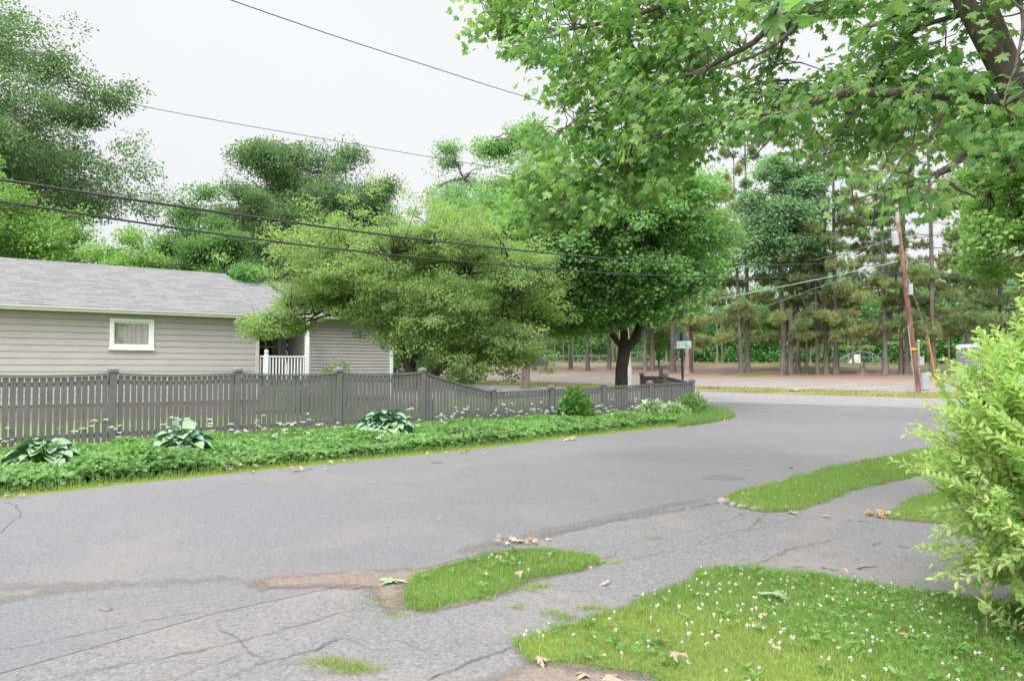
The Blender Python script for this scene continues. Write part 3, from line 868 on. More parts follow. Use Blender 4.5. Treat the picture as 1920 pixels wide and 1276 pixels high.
wl.add([hp(0, .02, .46), hp(0, 9.9, .46), hp(0, 9.9, 3.5), hp(0, 4.95, 5.36), hp(0, .02, 3.5)], [(0, 1, 2, 3, 4)])
wl.add([hp(-LW, 9.95, .3), hp(0, 9.95, .3), hp(0, 9.95, 3.5), hp(-LW, 9.95, 3.5)], [(0, 1, 2, 3)])
wl.add([hp(-LW, 0, .3), hp(-LW, 9.9, .3), hp(-LW, 9.9, 3.5), hp(-LW, 4.95, 5.36), hp(-LW, 0, 3.5)], [(0, 1, 2, 3, 4)])
wl.build('wall', 'siding', house)
fz = MB()
fz.box(hp(-LW / 2, -.012, 3.41), (LW, .03, .12), (W, D, U3))
fz.build('frieze_board', 'siding', house)
fd = MB(); fd.box(hp(-LW / 2, 4.98, .2), (LW - .05, 9.84, .5), (W, D, U3)); fd.build('foundation', 'found', house)
# gable roof of the wing
def roof_plane(mb, uvs, a0, a1, d0, z0, d1, z1, th=.05):
    q = [hp(a0, d0, z0), hp(a1, d0, z0), hp(a1, d1, z1), hp(a0, d1, z1)]
    L = a1 - a0; S = math.hypot(d1 - d0, z1 - z0)
    mb.add(q + [p - U3 * th for p in q], [(0, 1, 2, 3), (7, 6, 5, 4), (0, 4, 5, 1), (1, 5, 6, 2), (2, 6, 7, 3), (3, 7, 4, 0)])
    uvs += [(0, 0), (L, 0), (L, S), (0, S)] * 2
rf = MB(); uvs = []
roof_plane(rf, uvs, -LW - .4, .35, -.42, 3.50, 5.0, 5.52)
roof_plane(rf, uvs, -LW - .4, .35, 10.4, 3.50, 5.0, 5.52)
roof = rf.build('roof', 'shingle', house, uv=np.array(uvs))
gt = MB()
gt.box(hp(-LW / 2, -.44, 3.415), (LW + .76, .045, .14), (W, D, U3))
gt.box(hp(-LW / 2, -.475, 3.455), (LW + .78, .05, .05), (W, D, U3))
gt.box(hp(-LW / 2, -.21, 3.352), (LW + .7, .42, .02), (W, D, U3))
gt.build('eave_board', 'trim', house)
rk = MB()
for d0, d1 in ((-.42, 5.0), (10.4, 5.0)):
    p, q = hp(.37, d0, 3.40), hp(.37, d1, 5.42); dd = unit((q - p)[None])[0]
    rk.box((p + q) / 2, (.03, np.linalg.norm(q - p), .14), (W, dd, np.cross(W, dd)))
rk.build('rake_board', 'trim', house)
# small window with a gathered curtain
wf = MB()
wc = (win_a[0] + win_a[1]) / 2; ww = win_a[1] - win_a[0]; zc = sum(win_z) / 2; wh = win_z[1] - win_z[0]
for da in (-1, 1):
    wf.box(hp(wc + da * (ww / 2 - .05), -.02, zc), (.11, .07, wh), (W, D, U3))
wf.box(hp(wc, -.02, win_z[1] - .05), (ww - .21, .068, .10), (W, D, U3))
wf.box(hp(wc, -.018, win_z[0] + .055), (ww - .21, .064, .11), (W, D, U3))
wf.box(hp(wc, -.04, win_z[0] - .02), (ww + .06, .11, .045), (W, D, U3))
for da in (-1, 1):
    wf.box(hp(wc + da * (ww / 2 - .125), .03, zc), (.04, .05, wh - .22), (W, D, U3))
for dz in (-1, 1):
    wf.box(hp(wc, .03, zc + dz * (wh / 2 - .128)), (ww - .30, .048, .04), (W, D, U3))
frame = wf.build('window', 'white', house)
gp_ = MB(); gp_.add([hp(wc + a * (ww / 2 - .13), .035, zc + z * (wh / 2 - .13)) for a, z in ((-1, -1), (1, -1), (1, 1), (-1, 1))], [(0, 1, 2, 3)])
gp_.build('pane', 'glass', frame)
cu = MB(); k = 60; xs = np.linspace(-(ww / 2 - .12), ww / 2 - .12, k)
yy = .11 + .025 * np.sin(xs * 38 + np.sin(xs * 9) * 2) + .012 * np.sin(xs * 91)
v = [hp(wc + x, y, win_z[0] + .1) for x, y in zip(xs, yy)] + [hp(wc + x, .11 + (y - .11) * .6, win_z[1] - .13) for x, y in zip(xs, yy)]
cu.add(v, [(i, i + 1, k + i + 1, k + i) for i in range(k - 1)])
cu.build('curtain', 'curtain', frame, smooth=True)
dk = MB(); dk.box(hp(wc, .6, zc), (ww + .2, .02, wh + .2), (W, D, U3)); dk.build('room_dark', 'dark', frame)

# main part of the house: porch alcove, then pale wall
wm = MB()
md, ma = 2.12, 0.0                        # main front lies md behind the wing's front
pw = [(.55, 1.65, 1.85, 3.0)]
siding(wm, hp(0, md, 0), W, -D, 2.84 - .95, .95, 3.5, .125, .012, gaps=pw)
wm.build('porch_wall', 'siding', house)
B0, B1 = 1.97, 5.65
w2 = MB()
siding(w2, hp(B0, .42 + .0, 0), W, -D, B1 - B0, .5, 4.3, .128, .012)
siding(w2, hp(B0, .42, 0), D, -W, md - .42, .5, 3.5, .128, .012)
siding(w2, hp(B1, .42, 0), D, W, 8, .5, 4.3, .128, .012)
w2.build('pale_wall', 'siding2', house)
cb = MB(); cb.box(hp(B1, .42, 2.4), (.12, .12, 3.8), (W, D, U3)); cb.build('corner_board', 'white', house)
cb = MB(); cb.box(hp(.03, -.03, 1.94), (.11, .11, 2.96), (W, D, U3)); cb.build('corner_board', 'greytrim', house)
f2 = MB(); f2.box(hp((B0 + B1) / 2, 4.5, .25), (B1 - B0 - .04, 8, .5), (W, D, U3)); f2.build('foundation', 'found', house)
pf = MB(); pf.box(hp(.98, 1.05, .88), (1.9, 2.1, .14), (W, D, U3))
pf.box(hp(.98, .05, .42), (1.86, .04, .76), (W, D, U3)); pf.build('porch_floor', 'deck', house)
pp = MB(); pp.box(hp(1.9, -.02, 2.2), (.13, .13, 2.55), (W, D, U3)); pp.build('porch_post', 'white', house)
rl = MB()
rl.box(hp(.98, 0, 2.02), (1.72, .07, .05), (W, D, U3)); rl.box(hp(.98, 0, 1.08), (1.72, .05, .06), (W, D, U3))
for a in np.linspace(.16, 1.78, 15):
    if abs(a - .37) > .06: rl.box(hp(a, 0, 1.55), (.042, .035, .89), (W, D, U3))
rl.box(hp(.37, -.01, 1.55), (.13, .10, 1.16), (W, D, U3))
th = np.arange(10) * 2 * np.pi / 10
rl.tube([hp(.37, -.01, 2.13), hp(.37, -.01, 2.15), hp(.37, -.01, 2.20), hp(.37, -.01, 2.25), hp(.37, -.01, 2.27)], [.04, .07, .085, .06, .01], 12)
rl.build('porch_railing', 'white', house)
pw_ = MB()
a0, a1, z0, z1 = pw[0]
for a in (a0 + .05, a1 - .05): pw_.box(hp(a, md - .01, (z0 + z1) / 2), (.10, .07, z1 - z0), (W, D, U3))
for z in (z0 + .05, z1 - .05): pw_.box(hp((a0 + a1) / 2, md - .008, z), (a1 - a0 - .2, .064, .10), (W, D, U3))
pw_.box(hp((a0 + a1) / 2, md + .01, (z0 + z1) / 2), (a1 - a0 - .2, .05, .05), (W, D, U3))
pfm = pw_.build('window', 'greytrim', house)
pg = MB(); pg.add([hp(a, md + .03, z) for a, z in ((a0 + .1, z0 + .1), (a1 - .1, z0 + .1), (a1 - .1, z1 - .1), (a0 + .1, z1 - .1))], [(0, 1, 2, 3)])
pg.build('pane', 'glass', pfm)
pd = MB(); pd.box(hp((a0 + a1) / 2, md + .4, (z0 + z1) / 2), (a1 - a0 + .2, .02, z1 - z0 + .2), (W, D, U3)); pd.build('room_dark', 'dark', pfm)
r2 = MB(); uv2 = []
roof_plane(r2, uv2, .36, 6.1, -.1, 3.62, 4.6, 5.25)
roof_plane(r2, uv2, .36, 6.1, 9.3, 3.62, 4.6, 5.25)
r2.build('roof', 'shingle', house, uv=np.array(uv2))
e2 = MB(); e2.box(hp(3.2, -.12, 3.54), (5.7, .04, .14), (W, D, U3)); e2.build('eave_board', 'trim', house)

# ------------------------------------------------------------------ picket fence
fence = empty('picket_fence', (-.54, 21.37, 0), 'grey picket fence with capped posts along the planted road edge', 'fence')
P0 = np.array([-7.58, 14.60, 0.])
ST1 = np.array([1.761, 1.694, 0.])
posts = [P0 + ST1 * i for i in range(-2, 5)]
P4 = posts[-1]
ST2 = np.array([1.684, 1.278, 0.])
low = [P4 + ST2 * j for j in range(1, 5)]
for j, p in enumerate(low): p[2] = .045 * (j + 1)
back = [np.array([5.75, 28.8, .17]), np.array([5.25, 31.1, .17])]
def fence_post(p, h, wd=.125, cap=.165, ax=None):
    m = MB(); m.box(p + U3 * (h / 2 - .12), (wd, wd, h + .24 - .06), ax)
    o = m.build('post', 'fence', fence)
    c = MB()
    ax3 = np.eye(3) if ax is None else np.array(ax)
    z = h - .03
    prof = [(wd * .5 + .002, z - .05), (wd * .5 + .022, z - .03), (cap * .5, z), (cap * .5, z + .025), (cap * .42, z + .035), (.012, z + .075)]
    rows = []
    for r, zz in prof:
        rows += [p + ax3[0] * sx * r + ax3[1] * sy * r + U3 * zz for sx, sy in ((-1, -1), (1, -1), (1, 1), (-1, 1))]
    fs = [(i * 4 + j, i * 4 + (j + 1) % 4, (i + 1) * 4 + (j + 1) % 4, (i + 1) * 4 + j) for i in range(len(prof) - 1) for j in range(4)]
    n = len(rows); fs.append((n - 4, n - 3, n - 2, n - 1))
    c.add(rows, fs); c.build('post_cap', 'fence_cap', o)
def fence_panel(p, q, h0, h1, pitch, wd, sag=.05, front=None):
    d = (q - p); d2 = d.copy(); d2[2] = 0; L = np.linalg.norm(d2); t = d2 / L
    f = np.array([t[1], -t[0], 0]) if front is None else front       # towards the road
    m = MB(); a0, a1 = .07, L - .07
    n = max(2, int(round((a1 - a0) / pitch)))
    def top(a):
        k = a / L
        return p[2] * (1 - k) + q[2] * k + h0 * (1 - k) + h1 * k - sag * 4 * k * (1 - k)
    gap = ((a1 - a0) - n * wd) / (n + 1)
    for i in range(n):
        a = a0 + gap + wd / 2 + i * (wd + gap) + rng.normal() * .0025
        zt = top(a) - .045
        zb = p[2] + .08 + rng.normal() * .008
        ct = p * [1, 1, 0] + t * a + f * .03 + U3 * (zt + zb) / 2
        m.box(ct, (wd, .013, zt - zb), (t, f, U3))
    k = 10
    for (off, hh, th, dn) in ((.0, .085, .04, .15), (.0, .085, .04, None), (.012, .038, .105, 0)):
        for i in range(k):
            b0, b1 = a0 + (a1 - a0) * i / k, a0 + (a1 - a0) * (i + 1) / k
            if dn is None: z0_, z1_ = p[2] + .32, q[2] + .32; z0_, z1_ = z0_ + (z1_ - z0_) * i / k, z0_ + (z1_ - z0_) * (i + 1) / k
            else: z0_, z1_ = top(b0) - dn - .02, top(b1) - dn - .02
            A0 = p * [1, 1, 0] + t * b0; A1 = p * [1, 1, 0] + t * b1
            v = []
            for P_, z in ((A0, z0_), (A1, z1_)):
                for sx, sz in ((-1, -1), (1, -1), (1, 1), (-1, 1)):
                    v.append(P_ + f * (off + sx * th / 2 - (0 if dn == 0 else .002)) + U3 * (z + sz * hh / 2))
            m.add(v, [(0, 1, 5, 4), (1, 2, 6, 5), (2, 3, 7, 6), (3, 0, 4, 7), (0, 3, 2, 1), (4, 5, 6, 7)])
    m.build('picket_panel', 'fence', fence)
t1 = unit(ST1[None])[0]; ax1 = (t1, np.array([-t1[1], t1[0], 0]), U3)
t2 = unit(ST2[None])[0]; ax2 = (t2, np.array([-t2[1], t2[0], 0]), U3)
for i, p in enumerate(posts):
    fence_post(p, 1.56 if i < 6 else 1.02, ax=ax1)
posts[5]  # the last tall post
for i in range(len(posts) - 2):
    fence_panel(posts[i], posts[i + 1], 1.49, 1.49, .1165, .089, .045)
fence_panel(posts[5], posts[6], 1.49, .93, .1165, .089, .03)
hl = [1.02, 1.0, 1.0, 1.0]
for j, p in enumerate(low): fence_post(p, 1.01, ax=ax2)
chain = [P4] + low
for j in range(4): fence_panel(chain[j], chain[j + 1], .93, .93, .1165, .086, .0)
t3 = unit((back[0] - low[3])[None])[0]; ax3 = (t3, np.array([-t3[1], t3[0], 0]), U3)
for p in back: fence_post(p, 1.22, ax=ax3)
fence_panel(low[3], back[0], .93, 1.12, .1165, .086, .0, front=np.array([t3[1], -t3[0], 0]))
fence_panel(back[0], back[1], 1.12, 1.12, .1165, .086, .0, front=np.array([t3[1], -t3[0], 0]))

# ------------------------------------------------------------------ planting bed in front of the fence
back_line = [posts[0] - ST1, posts[5], P4, low[1], low[3]]
bedback = [(p[0] - .0, p[1] - .0) for p in back_line]
bedfront = []
Eo = []
for i in range(len(E)):
    a = E[max(0, i - 1)]; b = E[min(len(E) - 1, i + 1)]
    d = (b - a) / np.linalg.norm(b - a); nn = np.array([-d[1], d[0]])
    Eo.append(E[i] + nn * .45)
bedfront = [tuple(x) for x in Eo]
bed_poly = bedfront[:-1] + bedback[::-1]
sheet('bed_soil', bed_poly, .016, 'bed_soil')
bf = np.array(densify(bedfront, .25)[:-1]); bb = np.array(densify(bedback, .25))
def dist_to(P, L):
    return np.min(np.linalg.norm(P[:, None] - L[None], axis=2), 1)
HOSTA = [(at(85, 868, 10.9), .50), (at(338, 845, 12.55), .50), (at(722, 822, 16.0), .62), (at(1040, 792, 21.3), .4)]
P = samp(bed_poly, 1150)
for h_, r_h in HOSTA: P = P[np.hypot(P[:, 0] - h_[0], P[:, 1] - h_[1]) > r_h * (.75 + .3 * rng.random(len(P)))]
df = dist_to(P, bf); db = dist_to(P, bb)
hm = (.19 + .08 * vnoise(P, 2.2, 9) + .08 * vnoise(P, 7, 10)) * np.clip(.6 + db / 1.1, .6, 1.15) * np.clip(df / .30 + .18, 0, 1) ** .5
cov = MB()
for lay, (lo, hi, m_) in enumerate(((.86, 1.1, 1.0), (.5, .9, .9), (.2, .6, .55))):
    n = int(len(P) * m_); idx = rng.permutation(len(P))[:n]
    z = hm[idx] * (lo + (hi - lo) * rng.random(n)) + .03
    pp_ = np.column_stack([P[idx] + rng.normal(size=(n, 2)) * .02, z])
    ax = np.column_stack([rng.normal(size=(n, 2)), rng.normal(size=n) * .4])
    nr = np.column_stack([rng.normal(size=(n, 2)) * .55, np.ones(n)])
    nr[:, :2] += np.where(df[idx][:, None] < .3, np.array([[.55, -.6]]), 0)
    scatter(cov, *T_STAR, pp_, ax, nr, .048 + .036 * rng.random(n))
tag(cov.build('ground_cover', 'cover'), 'bright green leafy ground cover in the bed along the fence', 'ground cover', kind='stuff')

um = MB(); us = MB()
P = samp(bed_poly, 30); db = dist_to(P, bb); df = dist_to(P, bf)
# fewer where the bed is dense and dark, more near the fence
u_along = P[:, 0]
pr = np.clip(1.35 - db / .75, 0.06, 1) * (.55 + .45 * vnoise(P, 1.3, 33)) * np.where(u_along < -1.2, 1.0, .8)
P = P[rng.random(len(P)) < pr * .36]
n = len(P)
P = np.concatenate([P, P[: n * 2 // 3] + rng.normal(size=(n * 2 // 3, 2)) * .05, P[: n // 3] + rng.normal(size=(n // 3, 2)) * .07]); n = len(P)
hz = .28 + .34 * rng.random(n) ** 1.3 * np.clip(1.2 - dist_to(P, bb) / 1.2, .15, 1)
# white umbels on thin stems
k = 22; hr = .6 + .8 * rng.random(n)
for i in range(k):
    a = i * 2.4; r = .038 * math.sqrt(i / k)
    o = np.column_stack([math.cos(a) * r * hr, math.sin(a) * r * hr, .008 - r * r * 4 * hr]) + rng.normal(size=(n, 3)) * .006
    scatter(um, *T_OCTA, np.column_stack([P, hz]) + o, np.tile([0, 1., 0], (n, 1)) + rng.normal(size=(n, 3)) * .2, np.tile([0, 0, 1.], (n, 1)), .0075 + .005 * rng.random(n))
for i in range(n):
    us.tube([(P[i, 0], P[i, 1], .05), (P[i, 0] + rng.normal() * .02, P[i, 1], hz[i] * .6), (P[i, 0], P[i, 1], hz[i])], .002, 3, False)
uo = um.build('umbel_flowers', 'petal'); tag(uo, 'flat white flower heads standing above the ground cover', 'flowers', kind='stuff')
us.build('flower_stems', 'shrub', uo)

# hostas: rosettes of broad cupped leaves
def broad_leaf():
    nu, nv = 7, 9
    V, UV, Fc = [], [], []
    for j in range(nv):
        y = j / (nv - 1)
        wdt = .52 * (math.sin(math.pi * min(1, y ** .75)) ** .8 if 0 < y < 1 else 0.02)
        for i in range(nu):
            x = (i / (nu - 1) * 2 - 1)
            V.append((x * wdt, y, .20 * abs(x) * wdt / .52 - .26 * y * y + .015 * math.cos(i * 3.14)))
            UV.append((abs(x), y))
    for j in range(nv - 1):
        for i in range(nu - 1):
            Fc.append([j * nu + i, j * nu + i + 1, (j + 1) * nu + i + 1, (j + 1) * nu + i])
    return np.array(V), np.array(Fc), np.array(UV)
HV, HF, HUV = broad_leaf()
def hosta(c, R, H, n, mat, label, leaf=.26, mat2=None):
    root = empty('hosta', (c[0], c[1], 0), label, 'plant')
    mb = MB(); st_ = MB(); uv = []
    mb2 = MB(); uv2 = []
    for i in range(n):
        k = math.sqrt((i + .5) / n); a = i * 2.4 + rng.normal() * .2
        r0 = R * k * (.75 + .2 * rng.random())
        z = H * (1.05 - .75 * k ** 1.6) + rng.normal() * .03
        d = np.array([math.cos(a), math.sin(a), .55 - 1.0 * k]); d /= np.linalg.norm(d)
        p = np.array([c[0] + math.cos(a) * r0 * .72, c[1] + math.sin(a) * r0 * .72, z])
        nr = np.array([math.cos(a) * (.5 + .7 * k), math.sin(a) * (.5 + .7 * k), .85]) + rng.normal(size=3) * .2
        tgt, u_ = (mb2, uv2) if (mat2 and rng.random() < .5) else (mb, uv)
        scatter(tgt, HV, HF, p[None], d[None], nr[None], leaf * (.75 + .4 * rng.random()))
        u_.append(HUV)
        st_.tube([(c[0], c[1], .02), (c[0] + math.cos(a) * r0 * .3, c[1] + math.sin(a) * r0 * .3, z * .75), p], [.008, .007, .005], 4, False)
    mb.build('foliage', mat, root, smooth=True, uv=np.concatenate(uv))
    if mat2 and uv2: mb2.build('foliage', mat2, root, smooth=True, uv=np.concatenate(uv2))
    st_.build('stem', 'shrub', root)
    return root
c = at(85, 868, 10.9); hosta(c, .76, .50, 120, 'hosta_a', 'dark hosta with cream leaf edges, nearest the left end of the bed', .18)
c = at(338, 845, 12.55); hosta(c, .72, .54, 110, 'hosta_b', 'blue green hosta below the tall fence post in the bed', .205, 'hosta_c')
c = at(722, 822, 16.0); hosta(c, .88, .60, 130, 'hosta_c', 'large hosta with lime leaf centres in front of the tall fence end', .25, 'hosta_b')
c = at(1040, 792, 21.3); hosta(c, .45, .42, 20, 'hosta_c', 'small pale hosta half hidden by white flowers near the leafy shrub', .2, 'hosta_b')

def bush(name, label, c, R, H, n, leaf, mat, tmpl=T_OVAL, cat='shrub', up=.6, low=.1):
    root = empty(name, (c[0], c[1], c[2]), label, cat)
    d = randdir(n); d[:, 2] = np.abs(d[:, 2])
    r = rng.random(n) ** .4
    q = vnoise(d[:, :2] * 3, 1.0, int(n) % 97)
    p = np.column_stack([c[0] + d[:, 0] * R * r * (1 + .25 * q), c[1] + d[:, 1] * R * r * (1 + .25 * q), c[2] + low + d[:, 2] * H * r * (1 + .25 * q)])
    ax = d * .6 + rng.normal(size=(n, 3)) * .5 + np.array([0, 0, up * .5])
    nr = rng.normal(size=(n, 3)) * .5 + d * .5 + np.array([0, 0, .8])
    mb = MB(); scatter(mb, *tmpl, p, ax, nr, leaf * (.6 + .7 * rng.random(n)))
    mb.build('foliage', mat, root)
    s_ = MB()
    for i in range(14):
        j = rng.integers(n); e_ = p[j]
        s_.tube([(c[0] + rng.normal() * .05, c[1] + rng.normal() * .05, c[2] - .02), ((c[0] + e_[0]) / 2, (c[1] + e_[1]) / 2, c[2] + (e_[2] - c[2]) * .6), e_], [.012, .009, .004], 4, False)
    s_.build('stem', 'stem', root)
    return root
c = at(1080, 775, 21.6); c[2] = 0; bush('leafy_shrub', 'dark green leafy shrub rising against the low fence', c, .50, .95, 1300, .12, 'shrub')
c = at(1225, 795, 23.3); c[2] = 0; bush('variegated_plant', 'white striped arching plant below the low fence', c, .42, .45, 700, .2, 'varieg', T_LANCE, 'plant')
c = at(1262, 790, 24.2); c[2] = 0; bush('variegated_plant', 'pale striped clump between the arching plant and the corner weeds', c, .40, .36, 450, .16, 'varieg', T_LANCE, 'plant')
c = at(1295, 785, 25.2); c[2] = 0; bush('weed_clump', 'bright green weeds at the fence corner', c, .55, .62, 1100, .13, 'cover', T_LANCE, 'weeds')
c = at(628, 700, 27.5); c[2] = 0; bush('round_shrub', 'light green round shrub beside the pale house wall', c, .75, 1.85, 2600, .09, 'leaf_crab')
c = at(560, 720, 27.0); c[2] = 0; bush('low_shrub', 'low shrub at the foot of the white porch railing', c, .7, .8, 1200, .09, 'leaf_mid')

# ------------------------------------------------------------------ small things on the ground
def leaf_thing(px, size, mat, label, n=1, spread=0.0, group=None, z=.012, name='fallen_leaf', tilt=.5):
    if mat == 'paleleaf': tilt = .12; size *= 1.15
    x, y = gxy(*px)
    mb = MB()
    for i in range(n):
        o = rng.normal(size=2) * spread * np.array([1, .5])
        p = np.array([[x + o[0], y + o[1], z + .012 * rng.random() + (.02 * rng.random() if n > 1 else 0)]])
        a = rng.random() * 6.28
        ax = np.array([[math.cos(a), math.sin(a), rng.normal() * .12 * (2 if n > 1 else 1)]])
        nr = np.array([[rng.normal() * tilt * .6, -abs(rng.normal()) * tilt * .6, 1.]])
        tv = T_MAPLE[0].copy() * (1 + .16 * rng.normal(size=T_MAPLE[0].shape)); tv[:, 2] *= .4 if mat == 'paleleaf' else 1.0 + 1.2 * rng.random(); tv[:, 2] += .05 * np.sin(tv[:, 0] * 5 + a)
        scatter(mb, tv, T_MAPLE[1], p, ax, nr, size * .60 * (.8 + .4 * rng.random()))
    o = mb.build(name if n == 1 else 'leaf_litter', mat, origin=(x, y, z))
    return tag(o, label, 'leaf' if n == 1 else 'leaf litter', group, 'stuff' if n > 1 and spread >= .1 else None)
leaf_thing((742, 1090), .30, 'paleleaf', 'large pale green leaf lying on the bare dirt patch', z=.02)
leaf_thing((1445, 1135), .30, 'paleleaf', 'pale green leaf lying among the clover of the front lawn', z=.07)
leaf_thing((1492, 962), .2, 'paleleaf', 'pale green leaf on the asphalt below the verge', z=.01)
leaf_thing((822, 972), .09, 'greenleaf', 'small green leaf alone in the middle of the road', z=.008)
leaf_thing((978, 1088), .13, 'deadleaf', 'brown curled leaf on the edge of the small grass island', z=.05, tilt=1.2)
leaf_thing((1110, 1064), .12, 'deadleaf', 'tan leaf at the right tip of the small grass island', z=.01)
leaf_thing((1128, 1052), .09, 'deadleaf', 'little tan leaf just above the right tip of the grass island', z=.01)
leaf_thing((1129, 1094), .13, 'deadleaf', 'tan leaf alone on the pavement between the grass island and front lawn', z=.01)
leaf_thing((965, 1040), .12, 'twig', 'dark withered leaf standing in the top of the grass island', z=.06, tilt=1.5)
leaf_thing((1008, 1250), .12, 'deadleaf', 'star shaped tan leaf where front lawn meets the bare soil', z=.03)
leaf_thing((1098, 1275), .20, 'deadleaf', 'big cream leaf on bare soil at the bottom edge', z=.02)
leaf_thing((1135, 1274), .16, 'deadleaf', 'cream leaf right of the big cream leaf at the bottom edge', z=.02)
leaf_thing((1108, 1246), .11, 'deadleaf', 'greyish brown leaf in the dry grass above the bare soil', z=.03, tilt=1)
leaf_thing((1258, 1252), .12, 'deadleaf', 'pale folded leaf on the dry part of the front lawn', z=.07, tilt=1)
leaf_thing((1702, 1215), .09, 'rustleaf', 'rusty leaf in the lawn below the yellow green bush', z=.07)
leaf_thing((1590, 1090), .08, 'rustleaf', 'small rusty leaf at the upper edge of the front lawn', z=.08)
leaf_thing((1430, 1172), .08, 'rustleaf', 'small rusty leaf in the middle of the front lawn', z=.07)
leaf_thing((1548, 968), .15, 'deadleaf', 'tan leaf alone on the sidewalk beside the verge', z=.01)
leaf_thing((1632, 912), .10, 'deadleaf', 'pale leaf at the sidewalk edge of the verge', z=.01)
leaf_thing((1648, 966), .13, 'rustleaf', 'pile of rusty leaves at the tip of the side lawn', 14, .11, z=.02)
leaf_thing((990, 1017), .10, 'deadleaf', 'long pile of brown leaves on the road above the grass island', 16, .15, z=.02)
leaf_thing((1065, 826), .22, 'deadleaf', 'tan leaf heap at the bed edge below the leafy shrub', 6, .16, z=.04)
leaf_thing((440, 882), .17, 'deadleaf', 'tan dead leaf heap between the second and third hosta', 8, .10, z=.06)
leaf_thing((553, 882), .13, 'deadleaf', 'scattered tan leaves on the road edge right of the leaf heap', 9, .28, z=.03)
leaf_thing((128, 905), .13, 'deadleaf', 'brown dead leaves below the leftmost hosta', 10, .16, z=.05)
leaf_thing((75, 914), .12, 'deadleaf', 'brown leaf scraps near the left end of the bed edge', 7, .13, z=.04)
leaf_thing((38, 932), .10, 'deadleaf', 'pale leaf scraps on the roadside grass where the fence bed leaves the view', 5, .14, z=.03)
leaf_thing((190, 914), .10, 'deadleaf', 'pale single leaf on the road edge grass left of centre bed', 1, .0, z=.04)
leaf_thing((640, 868), .11, 'deadleaf', 'tan leaf litter on the road edge below the large hosta', 6, .2, z=.04)
leaf_thing((850, 850), .12, 'deadleaf', 'tan leaf litter on the road edge right of the large hosta', 7, .25, z=.03)
leaf_thing((1092, 836), .14, 'paleleaf', 'flat pale leaf on the road below the tan leaf heap', z=.01)
leaf_thing((1355, 788), .10, 'rustleaf', 'rusty needle litter at the tip of the corner grass', 16, .3, z=.012)
def twig(px0, px1, r, label):
    a, b = gp(*px0), gp(*px1)
    m = (a + b) / 2 + np.array([rng.normal() * .01, rng.normal() * .01, 0]); mb = MB()
    for q in (a, m, b): q[2] = .012
    r *= .6; mb.tube([a, m, b], [r, r * .9, r * .5], 5)
    return tag(mb.build('twig', 'twig', origin=(a + b) / 2), label, 'twig', 'twigs lying on the driveway')
for a, b, r, l in [((1608, 978), (1632, 980), .006, 'straight twig nearest the rusty leaf pile'),
                   ((1591, 977), (1597, 975), .006, 'very short twig left of the straight twig by the leaf pile'),
                   ((1636, 1023), (1652, 1018), .005, 'tilted short twig in the middle of the driveway'),
                   ((1684, 1025), (1706, 1029), .005, 'thin twig on the driveway nearest the bush'),
                   ((1608, 1068), (1645, 1064), .009, 'longest dark twig close above the front lawn'),
                   ((1555, 1069), (1573, 1071), .005, 'thin twig left of the longest twig'),
                   ((1540, 1066), (1552, 1068), .009, 'thick brown twig stub above the front lawn'),
                   ((1490, 1065), (1507, 1064), .007, 'dark twig furthest left above the front lawn'),
                   ((1385, 966), (1398, 964), .006, 'short twig below the pale stones of the verge'),
                   ((1481, 878), (1487, 877), .012, 'dark short stick on the road above the verge')]:
    twig(a, b, r, l)
def stone(px, r, label, group=None, mat='stone', name='stone'):
    x, y = gxy(*px); d = []
    nlat, nlon = 7, 10
    V = []
    sx = rng.random(3) * .5 + .75
    for i in range(nlat):
        ph = math.pi * i / (nlat - 1)
        for j in range(nlon):
            th_ = 2 * math.pi * j / nlon
            k = r * (1 + .12 * math.sin(3 * th_ + sx[0] * 9) * math.sin(ph) + .08 * rng.normal())
            V.append((x + k * math.sin(ph) * math.cos(th_) * 1.25 * sx[0], y + k * math.sin(ph) * math.sin(th_) * sx[1], .15 * r + k * .62 * math.cos(ph) * sx[2]))
    Fs = [(i * nlon + j, i * nlon + (j + 1) % nlon, (i + 1) * nlon + (j + 1) % nlon, (i + 1) * nlon + j) for i in range(nlat - 1) for j in range(nlon)]
    mb = MB(); mb.add(V, Fs)
    return tag(mb.build(name, mat, smooth=True, origin=(x, y, 0)), label, 'stone', group)
gs = 'pale stones edging the verge tip'
stone((1357, 942), .07, 'pale rounded stone at the very tip of the verge', gs)
stone((1375, 947), .05, 'low stone second from the verge tip', gs)
stone((1394, 950), .06, 'flat stone third from the verge tip', gs)
stone((1418, 955), .06, 'greyish stone furthest from the verge tip', gs)
stone((200, 1144), .03, 'dark pebble on the worn asphalt at left', None, 'iron', 'pebble')
stone((1290, 955), .02, 'white pebble on the pavement left of the verge', None, 'stone', 'pebble')
stone((1190, 1116), .016, 'dark pebble on the path beside the front lawn', None, 'iron', 'pebble')

def manhole(px, R, label, cat):
    x, y = gxy(*px); mb = MB(); n = 40
    th_ = np.arange(n) * 2 * np.pi / n
    ring = lambda r, z: [(x + r * math.cos(t), y + r * math.sin(t), z) for t in th_]
    V = ring(R, .005) + ring(R, .010) + ring(R * .93, .010) + ring(R * .92, .006) + ring(R * .90, .006) + ring(R * .89, .010) + [(x, y, .0115)]
    Fs = [(i * n + j, i * n + (j + 1) % n, (i + 1) * n + (j + 1) % n, (i + 1) * n + j) for i in range(5) for j in range(n)]
    Fs += [(5 * n + j, 5 * n + (j + 1) % n, 6 * n) for j in range(n)]
    mb.add(V, Fs)
    for i in range(-5, 6):                    # raised studs of the cover
        for j in range(-5, 6):
            if math.hypot(i, j) * R * .15 < R * .8:
                mb.box((x + i * R * .15, y + j * R * .15, .0125), (R * .07, R * .07, .004))
    return tag(mb.build('manhole_cover', 'iron', origin=(x, y, 0)), label, cat)
